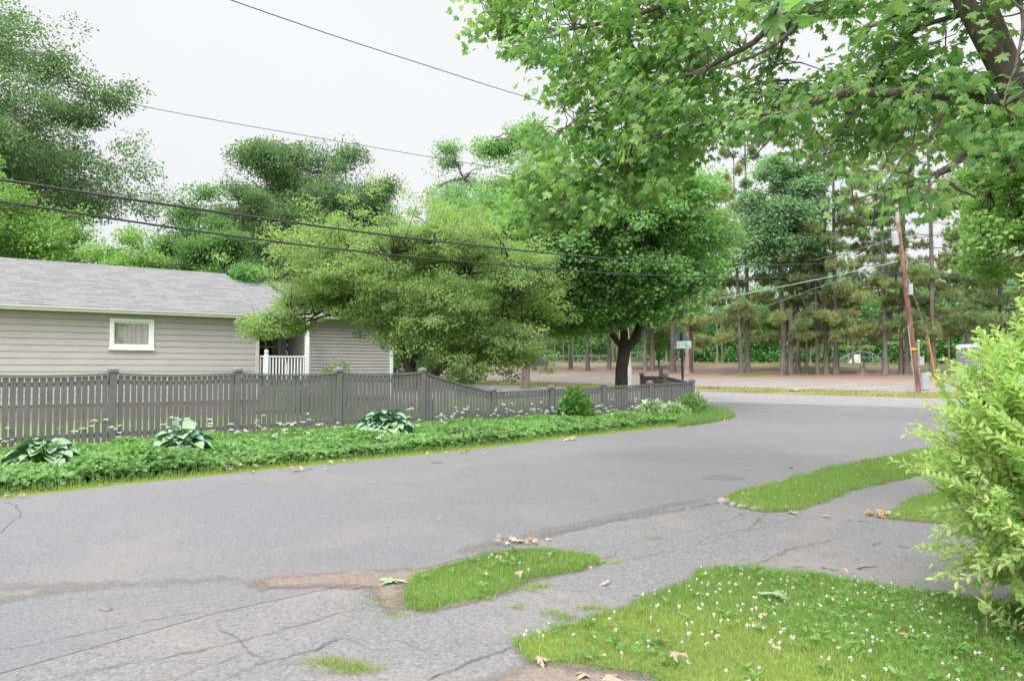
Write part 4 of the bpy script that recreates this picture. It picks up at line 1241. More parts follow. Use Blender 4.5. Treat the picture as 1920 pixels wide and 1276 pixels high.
manhole((1355, 894), .30, 'round iron manhole cover in the road near the verge', 'manhole cover')
manhole((818, 867), .10, 'small iron valve cover near the bed edge of the road', 'valve cover')

# ------------------------------------------------------------------ signs, pole, cabin and the far side
def octagon(mb, c, ax, R, th):
    V = []
    for o in (-th / 2, th / 2):
        for k in range(8):
            a = math.pi / 8 + k * math.pi / 4
            V.append(c + ax[0] * R * math.cos(a) + U3 * R * math.sin(a) + ax[1] * o)
    mb.add(V, [(0, 1, 2, 3, 4, 5, 6, 7)]); mb.add(V, [(15, 14, 13, 12, 11, 10, 9, 8)])
    mb.add(V, [(i, (i + 1) % 8, 8 + (i + 1) % 8, 8 + i) for i in range(8)])
sb = at(1281, 717, 29.2); sb[2] = float(g(sb[0], sb[1]))
stp = at(1278, 640, 29.2)
lean = np.array([stp[0] - sb[0], 0, 0]) / (stp[2] - sb[2])
def on_post(z): return sb + U3 * z + lean * z
sg = empty('sign_post', sb, 'dark metal post carrying a stop sign seen from behind and a street name plate', 'road sign')
mb = MB()
for dx in (-.035, .035): mb.box(sb + U3 * 1.45 + lean * 1.45 + np.array([dx, .0, 0]), (.012, .045, 2.95), (np.array([1, 0, 0]), np.array([0, 1., 0]), unit((U3 + lean)[None])[0]))
mb.box(sb + U3 * 1.45 + lean * 1.45 + np.array([0, .02, 0]), (.07, .010, 2.95), (np.array([1, 0, 0]), np.array([0, 1., 0]), unit((U3 + lean)[None])[0]))
mb.build('post', 'post_metal', sg)
ca, sa = math.cos(math.radians(32)), math.sin(math.radians(32))
axs = (np.array([ca, sa, 0]), np.array([-sa, ca, 0]))
mb = MB(); octagon(mb, on_post(2.62) + axs[1] * .055, axs, .41, .006); o = mb.build('stop_plate', 'signback', sg); o['label'] = 'grey back of an octagonal plate'
mb = MB(); c = on_post(2.46) + np.array([.02, -.06, 0])
pl = [(-.33, -.12), (-.31, -.14), (.31, -.12), (.33, -.10), (.33, .14), (.31, .155), (-.31, .135), (-.33, .115)]
V = [c + np.array([x, dy, z]) for dy in (-.006, .006) for x, z in pl]
mb.add(V, [(0, 1, 2, 3, 4, 5, 6, 7)]); mb.add(V, [(15, 14, 13, 12, 11, 10, 9, 8)]); mb.add(V, [(i, (i + 1) % 8, 8 + (i + 1) % 8, 8 + i) for i in range(8)])
npl = mb.build('name_plate', 'signwhite', sg)
GL = {'E': [(0, 0, 0, 1), (0, 1, 1, 1), (0, .5, .8, .5), (0, 0, 1, 0)], 'M': [(0, 0, 0, 1), (0, 1, .5, .4), (.5, .4, 1, 1), (1, 1, 1, 0)],
      'R': [(0, 0, 0, 1), (0, 1, 1, 1), (1, 1, 1, .5), (1, .5, 0, .5), (.35, .5, 1, 0)], 'Y': [(0, 1, .5, .5), (1, 1, .5, .5), (.5, .5, .5, 0)]}
mb = MB(); x0 = -.285
for ch in 'EMERY':
    for ax_, az, bx, bz in GL[ch]:
        a = c + np.array([x0 + ax_ * .055, -.0085, -.075 + az * .145]); b = c + np.array([x0 + bx * .055, -.0085, -.075 + bz * .145])
        dd = b - a; L = np.linalg.norm(dd); dd /= L
        mb.box((a + b) / 2, (L + .012, .004, .014), (dd, np.array([0, 1., 0]), np.cross(dd, np.array([0, 1., 0]))))
    x0 += .078
mb.build('lettering', 'signgrey', npl)
mb = MB()
tealp = [(.09, -.10), (.29, -.09), (.29, -.03), (.17, -.01), (.15, .10), (.11, .10), (.09, .02)]
V = [c + np.array([x, dy, z]) for dy in (-.0095, -.0065) for x, z in tealp]
k = len(tealp)
mb.add(V, [tuple(range(k))]); mb.add(V, [(i, (i + 1) % k, k + (i + 1) % k, k + i) for i in range(k)])
mb.build('emblem', 'teal', npl)

pb = at(1722, 742, 43.0); pb[2] = float(g(pb[0], pb[1])); pt = at(1680, 384, 43.0)
pole = empty('utility_pole', pb, 'leaning reddish brown utility pole standing in the verge across the street', 'utility pole')
def pol(z): return pb + (pt - pb) * (z - pb[2]) / (pt[2] - pb[2])
zt = pt[2]
mb = MB(); mb.tube([pol(-.2), pol(1.0), pol(zt * .5), pol(zt - 1.0)], [.165, .155, .13, .115], 12); mb.build('shaft', 'pole', pole, smooth=True)
mb = MB(); mb.tube([pol(zt - 1.0), pol(zt)], [.115, .105], 12); mb.build('bleached_top', 'poletop', pole, smooth=True)
mb = MB(); mb.tube([pol(zt - 2.3) + [-.3, -.05, 0], pol(zt - 1.6) + [-.3, -.05, 0], pol(zt - 1.5) + [-.3, -.05, 0]], [.19, .19, .13], 14); mb.tube([pol(zt - 2.0), pol(zt - 2.0) + [-.3, -.05, 0]], .03, 6); mb.build('transformer', 'box', pole)
mb = MB()
c = at(1684, 512, 42.8)
mb.box(c, (.42, .25, .18)); mb.box(c + [-.12, 0, -.28], (.1, .1, .4)); mb.box(c + [-.28, 0, -.06], (.12, .18, .32)); mb.box(c + [-.55, 0, .05], (.5, .08, .12))
mb.build('splice_case', 'black', pole)
mb = MB(); mb.box(at(1707, 542, 42.8), (.2, .2, .62)); mb.build('conduit_cover', 'box', pole)
for z0_, z1_ in ((zt - 3.6, zt - 2.9), (zt - 4.8, zt - 4.2)):
    mb = MB(); mb.tube([pol(z0_) + [.1, -.12, 0], pol((z0_ + z1_) / 2) + [.2, -.14, 0], pol(z1_) + [.1, -.12, 0]], .025, 6); mb.build('wire_loop', 'cable_pale', pole)
mb = MB(); mb.tube([pol(.1) + [-.17, -.05, 0], pol(4.0) + [-.15, -.05, 0]], .03, 6)
mb.build('conduit', 'cable_pale', pole)
mb = MB(); mb.tube([pol(2.62), pol(2.76)], .17, 12); mb.build('orange_band', 'orange', pole)
# meter pedestal next to the pole
mbp = at(1731, 722, 44.6); mbp[2] = float(g(mbp[0], mbp[1]))
ped = empty('meter_pedestal', mbp, 'short post with grey meter boxes right beside the leaning utility pole', 'meter')
mb = MB(); mb.box(mbp + U3 * .55 + np.array([.08, 0, 0]), (.38, .3, 1.0)); mb.build('cabinet', 'box', ped)
mb = MB(); mb.box(at(1727, 676, 44.4), (.27, .2, .5)); mb.build('meter_box', 'box', ped)
mb = MB(); q = at(1722, 640, 44.6); mb.tube([mbp + [-.12, 0.2, 0], q], .06, 8); mb.tube([q, q + U3 * .12], [.1, .05], 8); mb.build('mast', 'bark_pale', ped)
# guy wire with its yellow guard
g0 = at(1757, 706, 45.5); g0[2] = float(g(g0[0], g0[1])); g1 = at(1741, 635, 45.0); g2 = pol(zt - 3.2)
guy = empty('guy_wire', g0, 'thin guy wire with a bright yellow guard right of the utility pole', 'guy wire')
mb = MB(); mb.tube([g0, g1], .045, 8); mb.build('guard', 'yellow', guy)
mb = MB(); mb.tube([g1, g2], .012, 5); mb.build('wire', 'cable_pale', guy)

def cable(pts, r, label, mat='cable', n=24, sag=0):
    P = np.array(pts, float)
    t = np.linspace(0, len(P) - 1, n * (len(P) - 1) + 1)
    # smooth curve through the given points
    out = []
    for x in t:
        i = min(int(x), len(P) - 2); f = x - i
        p0 = P[max(i - 1, 0)]; p1 = P[i]; p2 = P[i + 1]; p3 = P[min(i + 2, len(P) - 1)]
        out.append(.5 * ((2 * p1) + (-p0 + p2) * f + (2 * p0 - 5 * p1 + 4 * p2 - p3) * f * f + (-p0 + 3 * p1 - 3 * p2 + p3) * f ** 3))
    mb = MB(); mb.tube(out, r, 6)
    return tag(mb.build('overhead_cable', mat, smooth=True, origin=out[0]), label, 'cable')
# a wire between two poles has one plane: depth runs along the line from the left pole to the right one
def span(pxs, zl, zr):
    """pixels along the wire; its course over the ground is a straight line from depth zl at the first to zr at the last"""
    a = at(*pxs[0], zl); b = at(*pxs[-1], zr)
    out = []
    for px, py in pxs:
        d = ray(px, py); u = d[0] / d[1]
        k = (u * a[1] - a[0]) / ((b[0] - a[0]) - u * (b[1] - a[1]))
        out.append(at(px, py, a[1] + k * (b[1] - a[1])))
    return out
cable(span([(-330, 296), (0, 337), (225, 371), (450, 403), (680, 435), (900, 461), (1160, 486), (1380, 496), (1540, 494), (1686, 485)], 9.4, 42.8), .021, 'thick black cable, upper of the two crossing in front of the house')
cable(span([(-330, 340), (0, 378), (225, 412), (450, 444), (680, 472), (900, 493), (1160, 513), (1380, 520), (1540, 517), (1678, 510)], 9.4, 42.8), .018, 'thick black cable, lower of the two crossing in front of the house')
cable(span([(432, 0), (620, 65), (800, 123), (960, 174), (1150, 230), (1400, 292)], 16, 40), .011, 'thin wire highest in the white sky')
cable(span([(-200, 128), (20, 148), (235, 193), (420, 228), (640, 266), (860, 303), (1150, 350), (1690, 425)], 22, 43), .011, 'thin wire crossing the sky behind the tall left tree')
cable(span([(985, 590), (1080, 587), (1160, 585), (1260, 574), (1400, 550), (1560, 518), (1684, 490)], 60, 43), .028, 'pale drooping cable from the utility pole towards the maple trunk', 'cable_pale')
cable(span([(1330, 600), (1430, 575), (1530, 540), (1640, 503)], 70, 43), .018, 'thin pale cable below the drooping cable near the pines', 'cable_pale')
cable(span([(1420, 508), (1510, 490), (1600, 470), (1690, 440)], 70, 43), .016, 'thin pale wire rising to the pole top', 'cable_pale')

# portable toilet
tb = at(1817, 705, 53.5); tb[2] = float(g(tb[0], tb[1]))
wc_ = empty('portable_toilet', tb, 'grey portable toilet cabin with pale rounded roof beyond the street', 'portable toilet')
ax_t = (np.array([.96, .28, 0]), np.array([-.28, .96, 0]), U3)
def tl(x, y, z): return tb + ax_t[0] * x + ax_t[1] * y + U3 * z
mb = MB(); mb.box(tl(0, 0, .98), (1.0, 1.12, 1.96), ax_t); mb.build('cabin', 'potty', wc_)
mb = MB(); mb.box(tl(.515, 0, 1.0), (.03, 1.1, 1.9), ax_t); mb.build('side_panel', 'potty_side', wc_)
mb = MB(); mb.box(tl(-.03, -.575, .98), (.72, .03, 1.72), ax_t)
for x in (-.24, 0, .2): mb.box(tl(x - .03, -.597, 1.35), (.03, .02, .85), ax_t)
mb.box(tl(-.03, -.6, .86), (.62, .02, .05), ax_t)
dr = mb.build('door', 'potty', wc_)
mb = MB(); mb.box(tl(.25, -.61, .80), (.14, .03, .14), ax_t); mb.build('latch', 'black', dr)
mb = MB()
k = 12; V = []
for y in (-.6, .6):
    for i in range(k + 1):
        a = math.pi * i / k; V.append(tl(-.53 * math.cos(a), y, 1.955 + .28 * math.sin(a) ** .7))
mb.add(V, [(i, i + 1, k + 2 + i, k + 1 + i) for i in range(k)] + [tuple(range(k, -1, -1)), tuple(range(k + 1, 2 * k + 2))])
mb.build('roof', 'potty_roof', wc_)

# wheel stops, stump, bollard, stone posts
def wheelstop(px, L, label):
    c = gp(*px); d = np.array([-NY, NX, 0]); mb = MB()
    c[2] = float(g(c[0], c[1]))
    mb.tube([c - d * L / 2 + U3 * .1, c + U3 * .11, c + d * L / 2 + U3 * .1], [.12, .13, .12], 8)
    return tag(mb.build('wheel_stop', 'log', origin=c), label, 'log')
wheelstop((1332, 728), 1.1, 'weathered log in the grass strip behind the fence corner')
wheelstop((1494, 734), .8, 'pale short log in the grass strip left of the utility pole')
def post_thing(name, px0, px1, depth, r, mat, label, cat):
    a = at(*px0, depth); a[2] = float(g(a[0], a[1])); b = at(*px1, depth)
    mb = MB(); mb.tube([a - U3 * .1, (a + b) / 2, b - U3 * .03, b], [r * 1.03, r, r, r * .8], 10)
    return tag(mb.build(name, mat, origin=a), label, cat)
post_thing('bollard', (1239, 700), (1239, 686), 60, .14, 'post_metal', 'dark short bollard left of the thickest pine trunk', 'bollard')
post_thing('wooden_post', (957, 694), (957, 690), 72, .2, 'twig', 'dark stub post on the lot edge seen below the crabapple', 'post')
post_thing('wooden_post', (1034, 694), (1034, 690), 72, .2, 'pole', 'brown stub post on the lot edge left of the maple trunk', 'post')
c = gp(1617, 702); mb = MB()
mb.tube([c - U3 * .05, c + U3 * .2, c + U3 * .5], [.62, .3, .22], 9)
mb.tube([c + [.12, 0, .4], c + [.14, 0, 1.0]], [.14, .02], 5); mb.tube([c + [-.1, 0, .4], c + [-.12, 0, .8]], [.12, .02], 5)
tag(mb.build('tree_stump', 'bark_pine', origin=c), 'jagged broken tree stump between pines at the lot edge', 'tree stump')

# chain link structures of the ball field
def mesh_panel(mb, a, b, z0a, z1a, z0b, z1b, step=.55, r=.012):
    L = np.linalg.norm(b - a); n = int(L / step)
    H = max(z1a - z0a, z1b - z0b)
    for i in range(-int(H / step) - 1, n + 1):
        for sgn in (1, -1):
            pts_ = []
            for k in np.linspace(0, 1, 13):
                x = (i * step + k * H) / L if sgn == 1 else (i * step + H - k * H) / L
                if 0 <= x <= 1:
                    z0_ = z0a + (z0b - z0a) * x; z1_ = z1a + (z1b - z1a) * x
                    z = z0a + k * H
                    if z0_ - .01 <= z <= z1_ + .01:
                        p = a + (b - a) * x; pts_.append((p[0], p[1], z))
            if len(pts_) > 1: mb.tube([pts_[0], pts_[-1]], r, 3, False)
bs0 = at(1612, 683, 101); zb = float(g(bs0[0], bs0[1]))
bs0[2] = zb
bk = empty('backstop', bs0, 'domed chain link backstop on the far field between the pines', 'backstop')
mb = MB(); mw = MB()
hpx = [(1575, 672), (1591, 664), (1613, 657), (1636, 662), (1651, 671)]
tops = [at(x, y, 101) for x, y in hpx]; feet = [t_ * [1, 1, 0] + U3 * zb for t_ in tops]
mb.tube(tops, .05, 6)
for t_, f_ in zip(tops, feet): mb.tube([f_, t_], .05, 6)
mb.tube([feet[0] + U3 * .05, feet[-1] + U3 * .05], .04, 6); mb.tube([feet[0] + U3 * .75, feet[-1] + U3 * .75], .03, 6)
for i in range(4): mesh_panel(mw, feet[i], feet[i + 1], zb, tops[i][2], zb, tops[i + 1][2])
mb.build('frame', 'metal', bk); mw.build('mesh', 'metal', bk)
c = at(1607, 677, 100); c[2] = float(g(c[0], c[1])); mb = MB()
mb.add([c + [-.75, 0, 0], c + [.55, 0, 0], c + [.35, 0, 1.15], c + [-.15, .3, 1.15], c + [-.75, 1.2, 0], c + [.55, 1.2, 0]], [(0, 1, 2, 3), (4, 5, 2, 3), (0, 3, 4), (1, 5, 2)])
tag(mb.build('slanted_board', 'trim', origin=c), 'small white slanted board in front of the domed backstop', 'board')
def rail_fence(px0, px1, ytop, depth, label, nposts, name='chain_link_fence', depth2=None):
    a = at(*px0, depth); b = at(*px1, depth2 or depth)
    a[2] = float(g(a[0], a[1])); b[2] = float(g(b[0], b[1]))
    H = at(px0[0], ytop, depth)[2] - a[2]
    root = empty(name, a, label, 'fence')
    mb = MB()
    for k in np.linspace(0, 1, nposts):
        p = a + (b - a) * k; mb.tube([p, p + U3 * H], .05, 6)
    mb.tube([a + U3 * H, b + U3 * H], .05, 6); mb.tube([a + U3 * .15, b + U3 * .15], .05, 6); mb.build('frame', 'metal', root)
    mw = MB(); mesh_panel(mw, a, b, a[2], a[2] + H, a[2], b[2] + H, .5); mw.build('mesh', 'metal', root)
rail_fence((1178, 686), (1229, 686), 661, 84, 'chain link fence panel right of the maple trunk', 4)
rail_fence((1053, 686), (1140, 686), 668, 86, 'chain link fence with top rail left of the maple trunk', 5)
c = at(1006, 690, 84); c[2] = float(g(c[0], c[1]))
dg = empty('dugout_shed', c, 'grey blue shed wall beyond the lot, half hidden by a pine trunk', 'shed')
mb = MB(); mb.box(c + U3 * .75, (2.4, 2.0, 1.5)); mb.build('wall', 'signback', dg)
mb = MB(); mb.box(c + U3 * .75 + np.array([-1.12, -1.05, 0]), (.12, .1, 1.5)); mb.box(c + U3 * 1.53, (2.6, 2.3, .07)); mb.build('trim', 'box', dg)

# ------------------------------------------------------------------ trees
def crown_clumps(lobes, n, shell=.45, bough=.2, small=.48):
    L = np.array(lobes, float)                       # x y z rx ry rz, relative to the tree base
    wgt = (L[:, 3] * L[:, 4] * L[:, 5]) ** small
    idx = rng.choice(len(L), n, p=wgt / wgt.sum())
    nb = max(8, n // 11)                             # boughs, each carrying a handful of clumps
    bi = rng.choice(len(L), nb, p=wgt / wgt.sum())
    d = randdir(nb)
    r = (shell + (1 - shell) * rng.random(nb)) ** .6 * (1 + .13 * rng.normal(size=nb))
    pc = L[bi, :3] + d * L[bi, 3:] * r[:, None]
    k = rng.integers(0, nb, n)
    p = pc[k] + rng.normal(size=(n, 3)) * np.minimum(L[bi[k], 3:] * bough, 1.6) * np.array([1, 1, .62]) * (.7 + .6 * rng.random(nb))[k][:, None]
    out = unit(unit(d[k] / L[bi[k], 3:]) + .6 * unit(p - pc[k]))
    return p, out
def limb(p0, p1, r0, r1, sag=.1, k=6, wig=.06):
    t = np.linspace(0, 1, k)[:, None]
    L = np.linalg.norm(p1 - p0)
    q = p0 + (p1 - p0) * t + np.array([0, 0, 1.]) * (np.sin(t * math.pi) * sag * L)
    q[1:-1] += rng.normal(size=(k - 2, 3)) * wig * L * .5
    return q, r0 + (r1 - r0) * t[:, 0]
def leaf_clumps(mb, tmpl, centres, outs, per, cr, size, flat=.6, droop=.35, nup=.7):
    n = len(centres)
    c = np.repeat(centres, per, 0); o = np.repeat(outs, per, 0)
    m = len(c)
    cs = np.repeat(.6 + .8 * rng.random(n), per)[:, None]
    off = randdir(m) * (rng.random((m, 1)) ** .45) * 1.75 * cr * np.array([1, 1, flat]) * cs
    p = c + off
    ax = unit(off) * .7 + o * .5 + rng.normal(size=(m, 3)) * .5 - np.array([0, 0, droop])
    nr = rng.normal(size=(m, 3)) * .42 + o * .45 + unit(off) * .35 + np.array([0, 0, nup])
    scatter(mb, *tmpl, p, ax, nr, size * (.65 + .6 * rng.random(m)))
def make_tree(name, label, base, stems, lobes, nclump, per, cr, leaf, tmpl, lmat, bmat, group=None, cat='tree', twigs=.5, flat=.6, shell=.45, droop=.35, small=.48, bough=.22):
    """stems: list of (path relative to base, radii); limbs join the lobes, twigs join the leaf clumps"""
    base = np.array(base, float)
    leaf = leaf
    root = empty(name, base, label, cat, group)
    tb = MB(); nodes = []
    for path, rad in stems:
        path = np.array(path, float)
        tb.tube(base + path, rad, 10); nodes += [(p, rad[-1]) for p in path[len(path) // 2:]]
    top = np.array([p for p, r in nodes]); trr = [r for p, r in nodes]
    for lb in lobes:
        c = np.array(lb[:3])
        for j in range(3):
            tgt = c + randdir(1)[0] * np.array(lb[3:]) * (.35 if j else 0)
            i = int(np.argmin(np.linalg.norm(top[:, :] - tgt, axis=1) + .3 * np.maximum(0, top[:, 2] - tgt[2])))
            q, rr = limb(top[i], tgt, min(trr[i] * .8, .10), .03, .08, 7)
            tb.tube(base + q, rr, 6)
            nodes += [(p, .03) for p in q[2:]]
    P, O = crown_clumps(lobes, nclump, shell, bough, small)
    npz = np.array([p for p, r in nodes])
    for i in range(nclump):
        if rng.random() < twigs:
            j = int(np.argmin(np.linalg.norm(npz - P[i], axis=1)))
            q, rr = limb(npz[j], P[i], .022, .007, .05, 4, .10)
            tb.tube(base + q, rr, 4, False)
    tb.build('trunk', bmat, root, smooth=True)
    mb = MB(); leaf_clumps(mb, tmpl, base + P, O, per, cr, leaf, flat, droop)
    mb.build('crown', lmat, root)
    return root

# the maple inside the fence corner
b = np.array([4.28, 30.0, 0.]); b[2] = float(g(b[0], b[1])) - .05
make_tree('maple_tree', 'green maple with dark forked trunk standing inside the low fence corner', b,
          [([(0, 0, 0), (-.02, 0, .5), (.0, 0, 1.6), (.12, 0, 2.4)], [.36, .27, .24, .25]),
           ([(.12, 0, 2.35), (.55, .05, 2.75), (.78, .1, 3.5), (.85, .1, 4.6), (.9, .2, 6.5)], [.21, .18, .15, .12, .08]),
           ([(.10, 0, 2.35), (.12, .1, 3.0), (-.02, .1, 4.0), (-.2, .2, 6.2), (-.2, .2, 8.5)], [.19, .16, .13, .10, .06]),
           ([(.05, 0, 2.4), (-.35, 0, 2.9), (-.62, -.1, 3.6), (-1.3, -.2, 4.6)], [.12, .10, .08, .05])],
          [(-2.4, 0, 6.4, 2.7, 3.2, 2.4), (1.8, .3, 7.2, 2.2, 3.0, 2.9), (-.3, .3, 9.2, 3.2, 3.2, 2.5), (-2.6, -.6, 4.5, 1.9, 2.2, 1.5),
           (.9, -1.8, 5.0, 2.4, 1.6, 1.3), (-4.0, .3, 7.6, 1.6, 2.0, 1.6), (-.5, -3.2, 6.3, 2.6, 1.2, 1.3), (-1.9, -1.5, 3.45, 1.6, 1.1, .6), (1.3, -2.0, 4.2, 1.6, 1.0, .7), (-.2, -2.2, 3.9, 1.3, .9, .5), (-2.5, -2.6, 7.2, 2.0, 1.4, 1.5), (1.4, -2.8, 7.2, 2.0, 1.2, 1.5), (-3.5, -.4, 4.3, 1.6, 1.8, 1.3), (-4.7, .2, 6.2, 1.6, 2.0, 1.6), (-3.0, -1.2, 3.7, 1.5, 1.2, .9), (-1.7, -1.6, 4.2, 1.5, 1.1, .9), (.4, -1.8, 4.4, 1.8, 1.0, .7)],
          1850, 100, .34, .115, T_STAR, 'leaf_maple', 'bark_maple', twigs=.7)

# the crabapple between fence and house
b = np.array([-2.75, 24.0, 0.])
make_tree('crabapple_tree', 'wide yellow green crabapple with low forked trunk behind the tall fence', b,
          [([(.15, 0, 0), (.05, 0, .7), (-.05, 0, 1.15)], [.24, .20, .20]),
           ([(-.05, 0, 1.1), (-.45, 0, 1.55), (-.72, .1, 2.2), (-1.0, .1, 3.2), (-1.6, .1, 4.3)], [.15, .13, .12, .09, .05]),
           ([(0, 0, 1.1), (.45, 0, 1.5), (.85, 0, 1.8), (1.6, .2, 2.6), (2.4, .3, 3.2)], [.14, .12, .11, .08, .05]),
           ([(-.4, .1, 1.5), (-.2, .3, 2.6), (.1, .4, 4.2)], [.11, .09, .05])],
          [(-2.7, .3, 4.25, 1.9, 2.0, .95), (-4.1, 0, 3.35, 1.1, 1.3, .5), (-4.7, -.3, 2.9, .85, .9, .35), (-1.0, .2, 4.9, 2.6, 2.6, 1.5), (1.4, .4, 4.6, 2.2, 2.4, 1.5), (2.7, .2, 3.2, 1.7, 2.0, 1.2),
           (1.9, -.6, 2.0, 1.5, 1.6, .8), (-1.4, -.8, 3.7, 1.8, 1.5, .75), (-2.6, -.2, 3.75, 1.3, 1.2, .5), (.3, -1.0, 3.3, 1.6, 1.3, 1.1), (-.1, .8, 2.4, 1.3, 1.4, .9), (-2.7, -.4, 4.7, 1.7, 1.8, 1.1), (3.0, .4, 4.3, 1.2, 1.5, 1.0), (.3, .6, 5.6, 2.0, 1.8, .9)],
          1750, 105, .21, .078, T_OVAL, 'leaf_crab', 'bark_maple', twigs=.5, flat=.5, droop=.15, bough=.3)

# near maple, its trunk just right of the picture, reaching over the road
b = np.array([6.1, 7.9, 0.])
near = empty('overhanging_maple', b, 'near maple with grey leaning trunk reaching over the road from the right', 'tree')
tb = MB()
def path(*q): return np.array([at(*p) for p in q])
lim = []
def limb_px(radii, *q):
    p = path(*q)
    out = []
    for i in range(len(p) - 1):
        for k in np.linspace(0, 1, 6)[:-1]: out.append(p[i] + (p[i + 1] - p[i]) * k)
    out.append(p[-1]); out = np.array(out)
    out[1:-1] += rng.normal(size=(len(out) - 2, 3)) * .018
    # round the corners
    for _ in range(2): out[1:-1] = (out[:-2] + 2 * out[1:-1] + out[2:]) / 4
    r = np.interp(np.linspace(0, 1, len(out)), np.linspace(0, 1, len(radii)), radii)
    tb.tube(out, r, 9); lim.append(out)
    return out
tr = np.array([b + [0, 0, -.1], b + [-.05, 0, .4], b + [-.25, -.1, 1.6], at(2010, 380, 7.7), at(1935, 235, 7.45), at(1880, 140, 7.3), at(1806, 0, 7.15), at(1730, -170, 7.2), at(1650, -380, 7.6), at(1560, -640, 8.2)])
tb.tube(tr, [.30, .24, .21, .20, .17, .098, .086, .075, .06, .03], 14); lim.append(tr)
tr2 = np.array([at(1945, 245, 7.5), at(1908, 140, 7.7), at(1856, 10, 7.9), at(1800, -150, 8.3), at(1770, -400, 9)])
tb.tube(tr2, [.12, .078, .066, .055, .03], 10); lim.append(tr2)
limb_px([.06, .048, .036, .024, .013], (1900, 190, 7.4), (1760, 172, 7.3), (1575, 175, 7.6), (1485, 209, 8), (1400, 217, 8.4), (1285, 240, 9), (1208, 265, 9.5))
limb_px([.028, .02, .012], (1212, 264, 9.5), (1122, 314, 10.2), (1060, 372, 10.8), (985, 412, 11.2))
limb_px([.02, .014, .008], (1190, 275, 9.6), (1165, 330, 9.8), (1185, 380, 9.9), (1200, 400, 9.9))
limb_px([.05, .035, .012], (1815, -20, 7.1), (1770, 3, 7.2), (1690, 30, 7.4), (1618, 56, 7.6))
limb_px([.03, .02, .01], (1840, 20, 7.3), (1722, 48, 7.5), (1677, 92, 7.6), (1640, 140, 7.8))
limb_px([.06, .045, .03, .012], (1760, -110, 7.2), (1600, -140, 8), (1400, -70, 9), (1200, 30, 10), (1050, 60, 11.3), (920, 30, 12.4))
limb_px([.045, .03, .012], (1700, -230, 7.4), (1500, -40, 7.8), (1420, 85, 8.4), (1300, 140, 9), (1150, 170, 9.8), (1060, 240, 10.3))
limb_px([.03, .02, .01], (1520, 20, 7.9), (1470, 75, 8.2), (1400, 110, 8.4), (1330, 130, 8.6))
limb_px([.022, .014, .008], (1480, 40, 8.2), (1465, 90, 8.4), (1450, 130, 8.6), (1435, 170, 8.7))
limb_px([.045, .032, .018, .01], (2000, 330, 7.2), (1905, 285, 6.9), (1872, 283, 6.9), (1800, 300, 7), (1700, 345, 7.2), (1600, 375, 7.4))
limb_px([.05, .045, .03, .012], (1872, 284, 6.9), (1885, 312, 6.9), (1906, 322, 6.9), (1935, 305, 6.9))
limb_px([.035, .03, .02, .01], (1815, 285, 7), (1790, 305, 7.05), (1760, 328, 7.1), (1752, 335, 7.1), (1790, 350, 7.1), (1830, 370, 7.1))
limb_px([.018, .012, .006], (1750, 176, 7.3), (1700, 240, 7.4), (1650, 320, 7.6), (1636, 420, 7.7))
limb_px([.016, .011, .006], (1640, 165, 7.5), (1590, 230, 7.7), (1545, 290, 7.9))
limb_px([.016, .011, .006], (1480, 212, 8.1), (1440, 260, 8.3), (1415, 300, 8.4))
limb_px([.016, .011, .006], (1760, -60, 6.6), (1580, -60, 4.6), (1490, 0, 3.4), (1450, 35, 3.2))
limb_px([.02, .013, .006], (1780, 190, 7.2), (1740, 260, 7.1), (1690, 300, 7.0), (1655, 350, 7.0))
limb_px([.02, .013, .006], (1900, -30, 7), (1920, 60, 6.6), (1900, 140, 6.2), (1880, 200, 6.0))
tb_nodes = np.concatenate(lim)
tb_nodes = tb_nodes[(tb_nodes[:, 2] > 2.8)]
# leaf sprays: sampled through the volume of the overhanging crown
def cloud(poly, n, d_of_x, spread, gap=()):
    P = samp(poly, 4.0 * n / 1e5 * 1.0)
    P = P[rng.permutation(len(P))][:n]
    out = []
    for px, py in P:
        if any(((px - gx) / rx) ** 2 + ((py - gy_) / ry) ** 2 < 1 for gx, gy_, rx, ry in gap): continue
        out.append(at(px, py, max(2.6, d_of_x(px, py) + rng.normal() * spread)))
    return np.array(out)
gapz = [(1550, 75, 62, 38), (1500, 112, 36, 30), (1455, 145, 26, 22), (930, 150, 60, 40), (1835, 60, 62, 90), (1893, 165, 48, 75), (1905, 60, 30, 80), (1420, 60, 40, 30)]
C1 = cloud([(1300, -60), (1640, -60), (1920, -60), (1960, 260), (1900, 320), (1800, 285), (1740, 300), (1660, 320), (1560, 290), (1480, 265), (1420, 250), (1360, 265), (1260, 300), (1200, 250), (1230, 120)], 330, lambda x, y: 7.2 + (1900 - x) / 600 * 2.2, .5, gapz)
C2 = cloud([(880, -30), (1000, -60), (1300, -60), (1330, 120), (1290, 240), (1180, 250), (1080, 240), (1010, 175), (1000, 130), (930, 80), (880, 60)], 170, lambda x, y: 9.3 + (1300 - x) / 400 * 2.6, .6, gapz)
C3 = cloud([(1000, 230), (1150, 240), (1290, 270), (1260, 340), (1190, 400), (1120, 410), (1030, 425), (960, 412), (985, 330)], 80, lambda x, y: 9.6 + (1250 - x) / 280 * 1.4, .4)
C4 = cloud([(1560, 290), (1640, 310), (1665, 340), (1655, 372), (1640, 440), (1625, 410), (1600, 350)], 20, lambda x, y: 7.5, .25)
C5 = cloud([(900, -700), (2500, -900), (2500, 150), (1990, 240), (1960, -70), (900, -70)], 420, lambda x, y: 7.8 + (1900 - x) / 600 * 2.0, 1.6)
C6 = np.array([at(1440, 20, 3.25), at(1478, 22, 3.15), at(1460, 5, 3.1)])
C7 = cloud([(1640, 360), (1760, 360), (1800, 330), (1700, 310)], 8, lambda x, y: 7.2, .2)
C8 = np.concatenate([lim[k][:: 3] for k in (2, 3, 5, 6, 7, 11)]); C8 = C8[C8[:, 2] < 5.2]
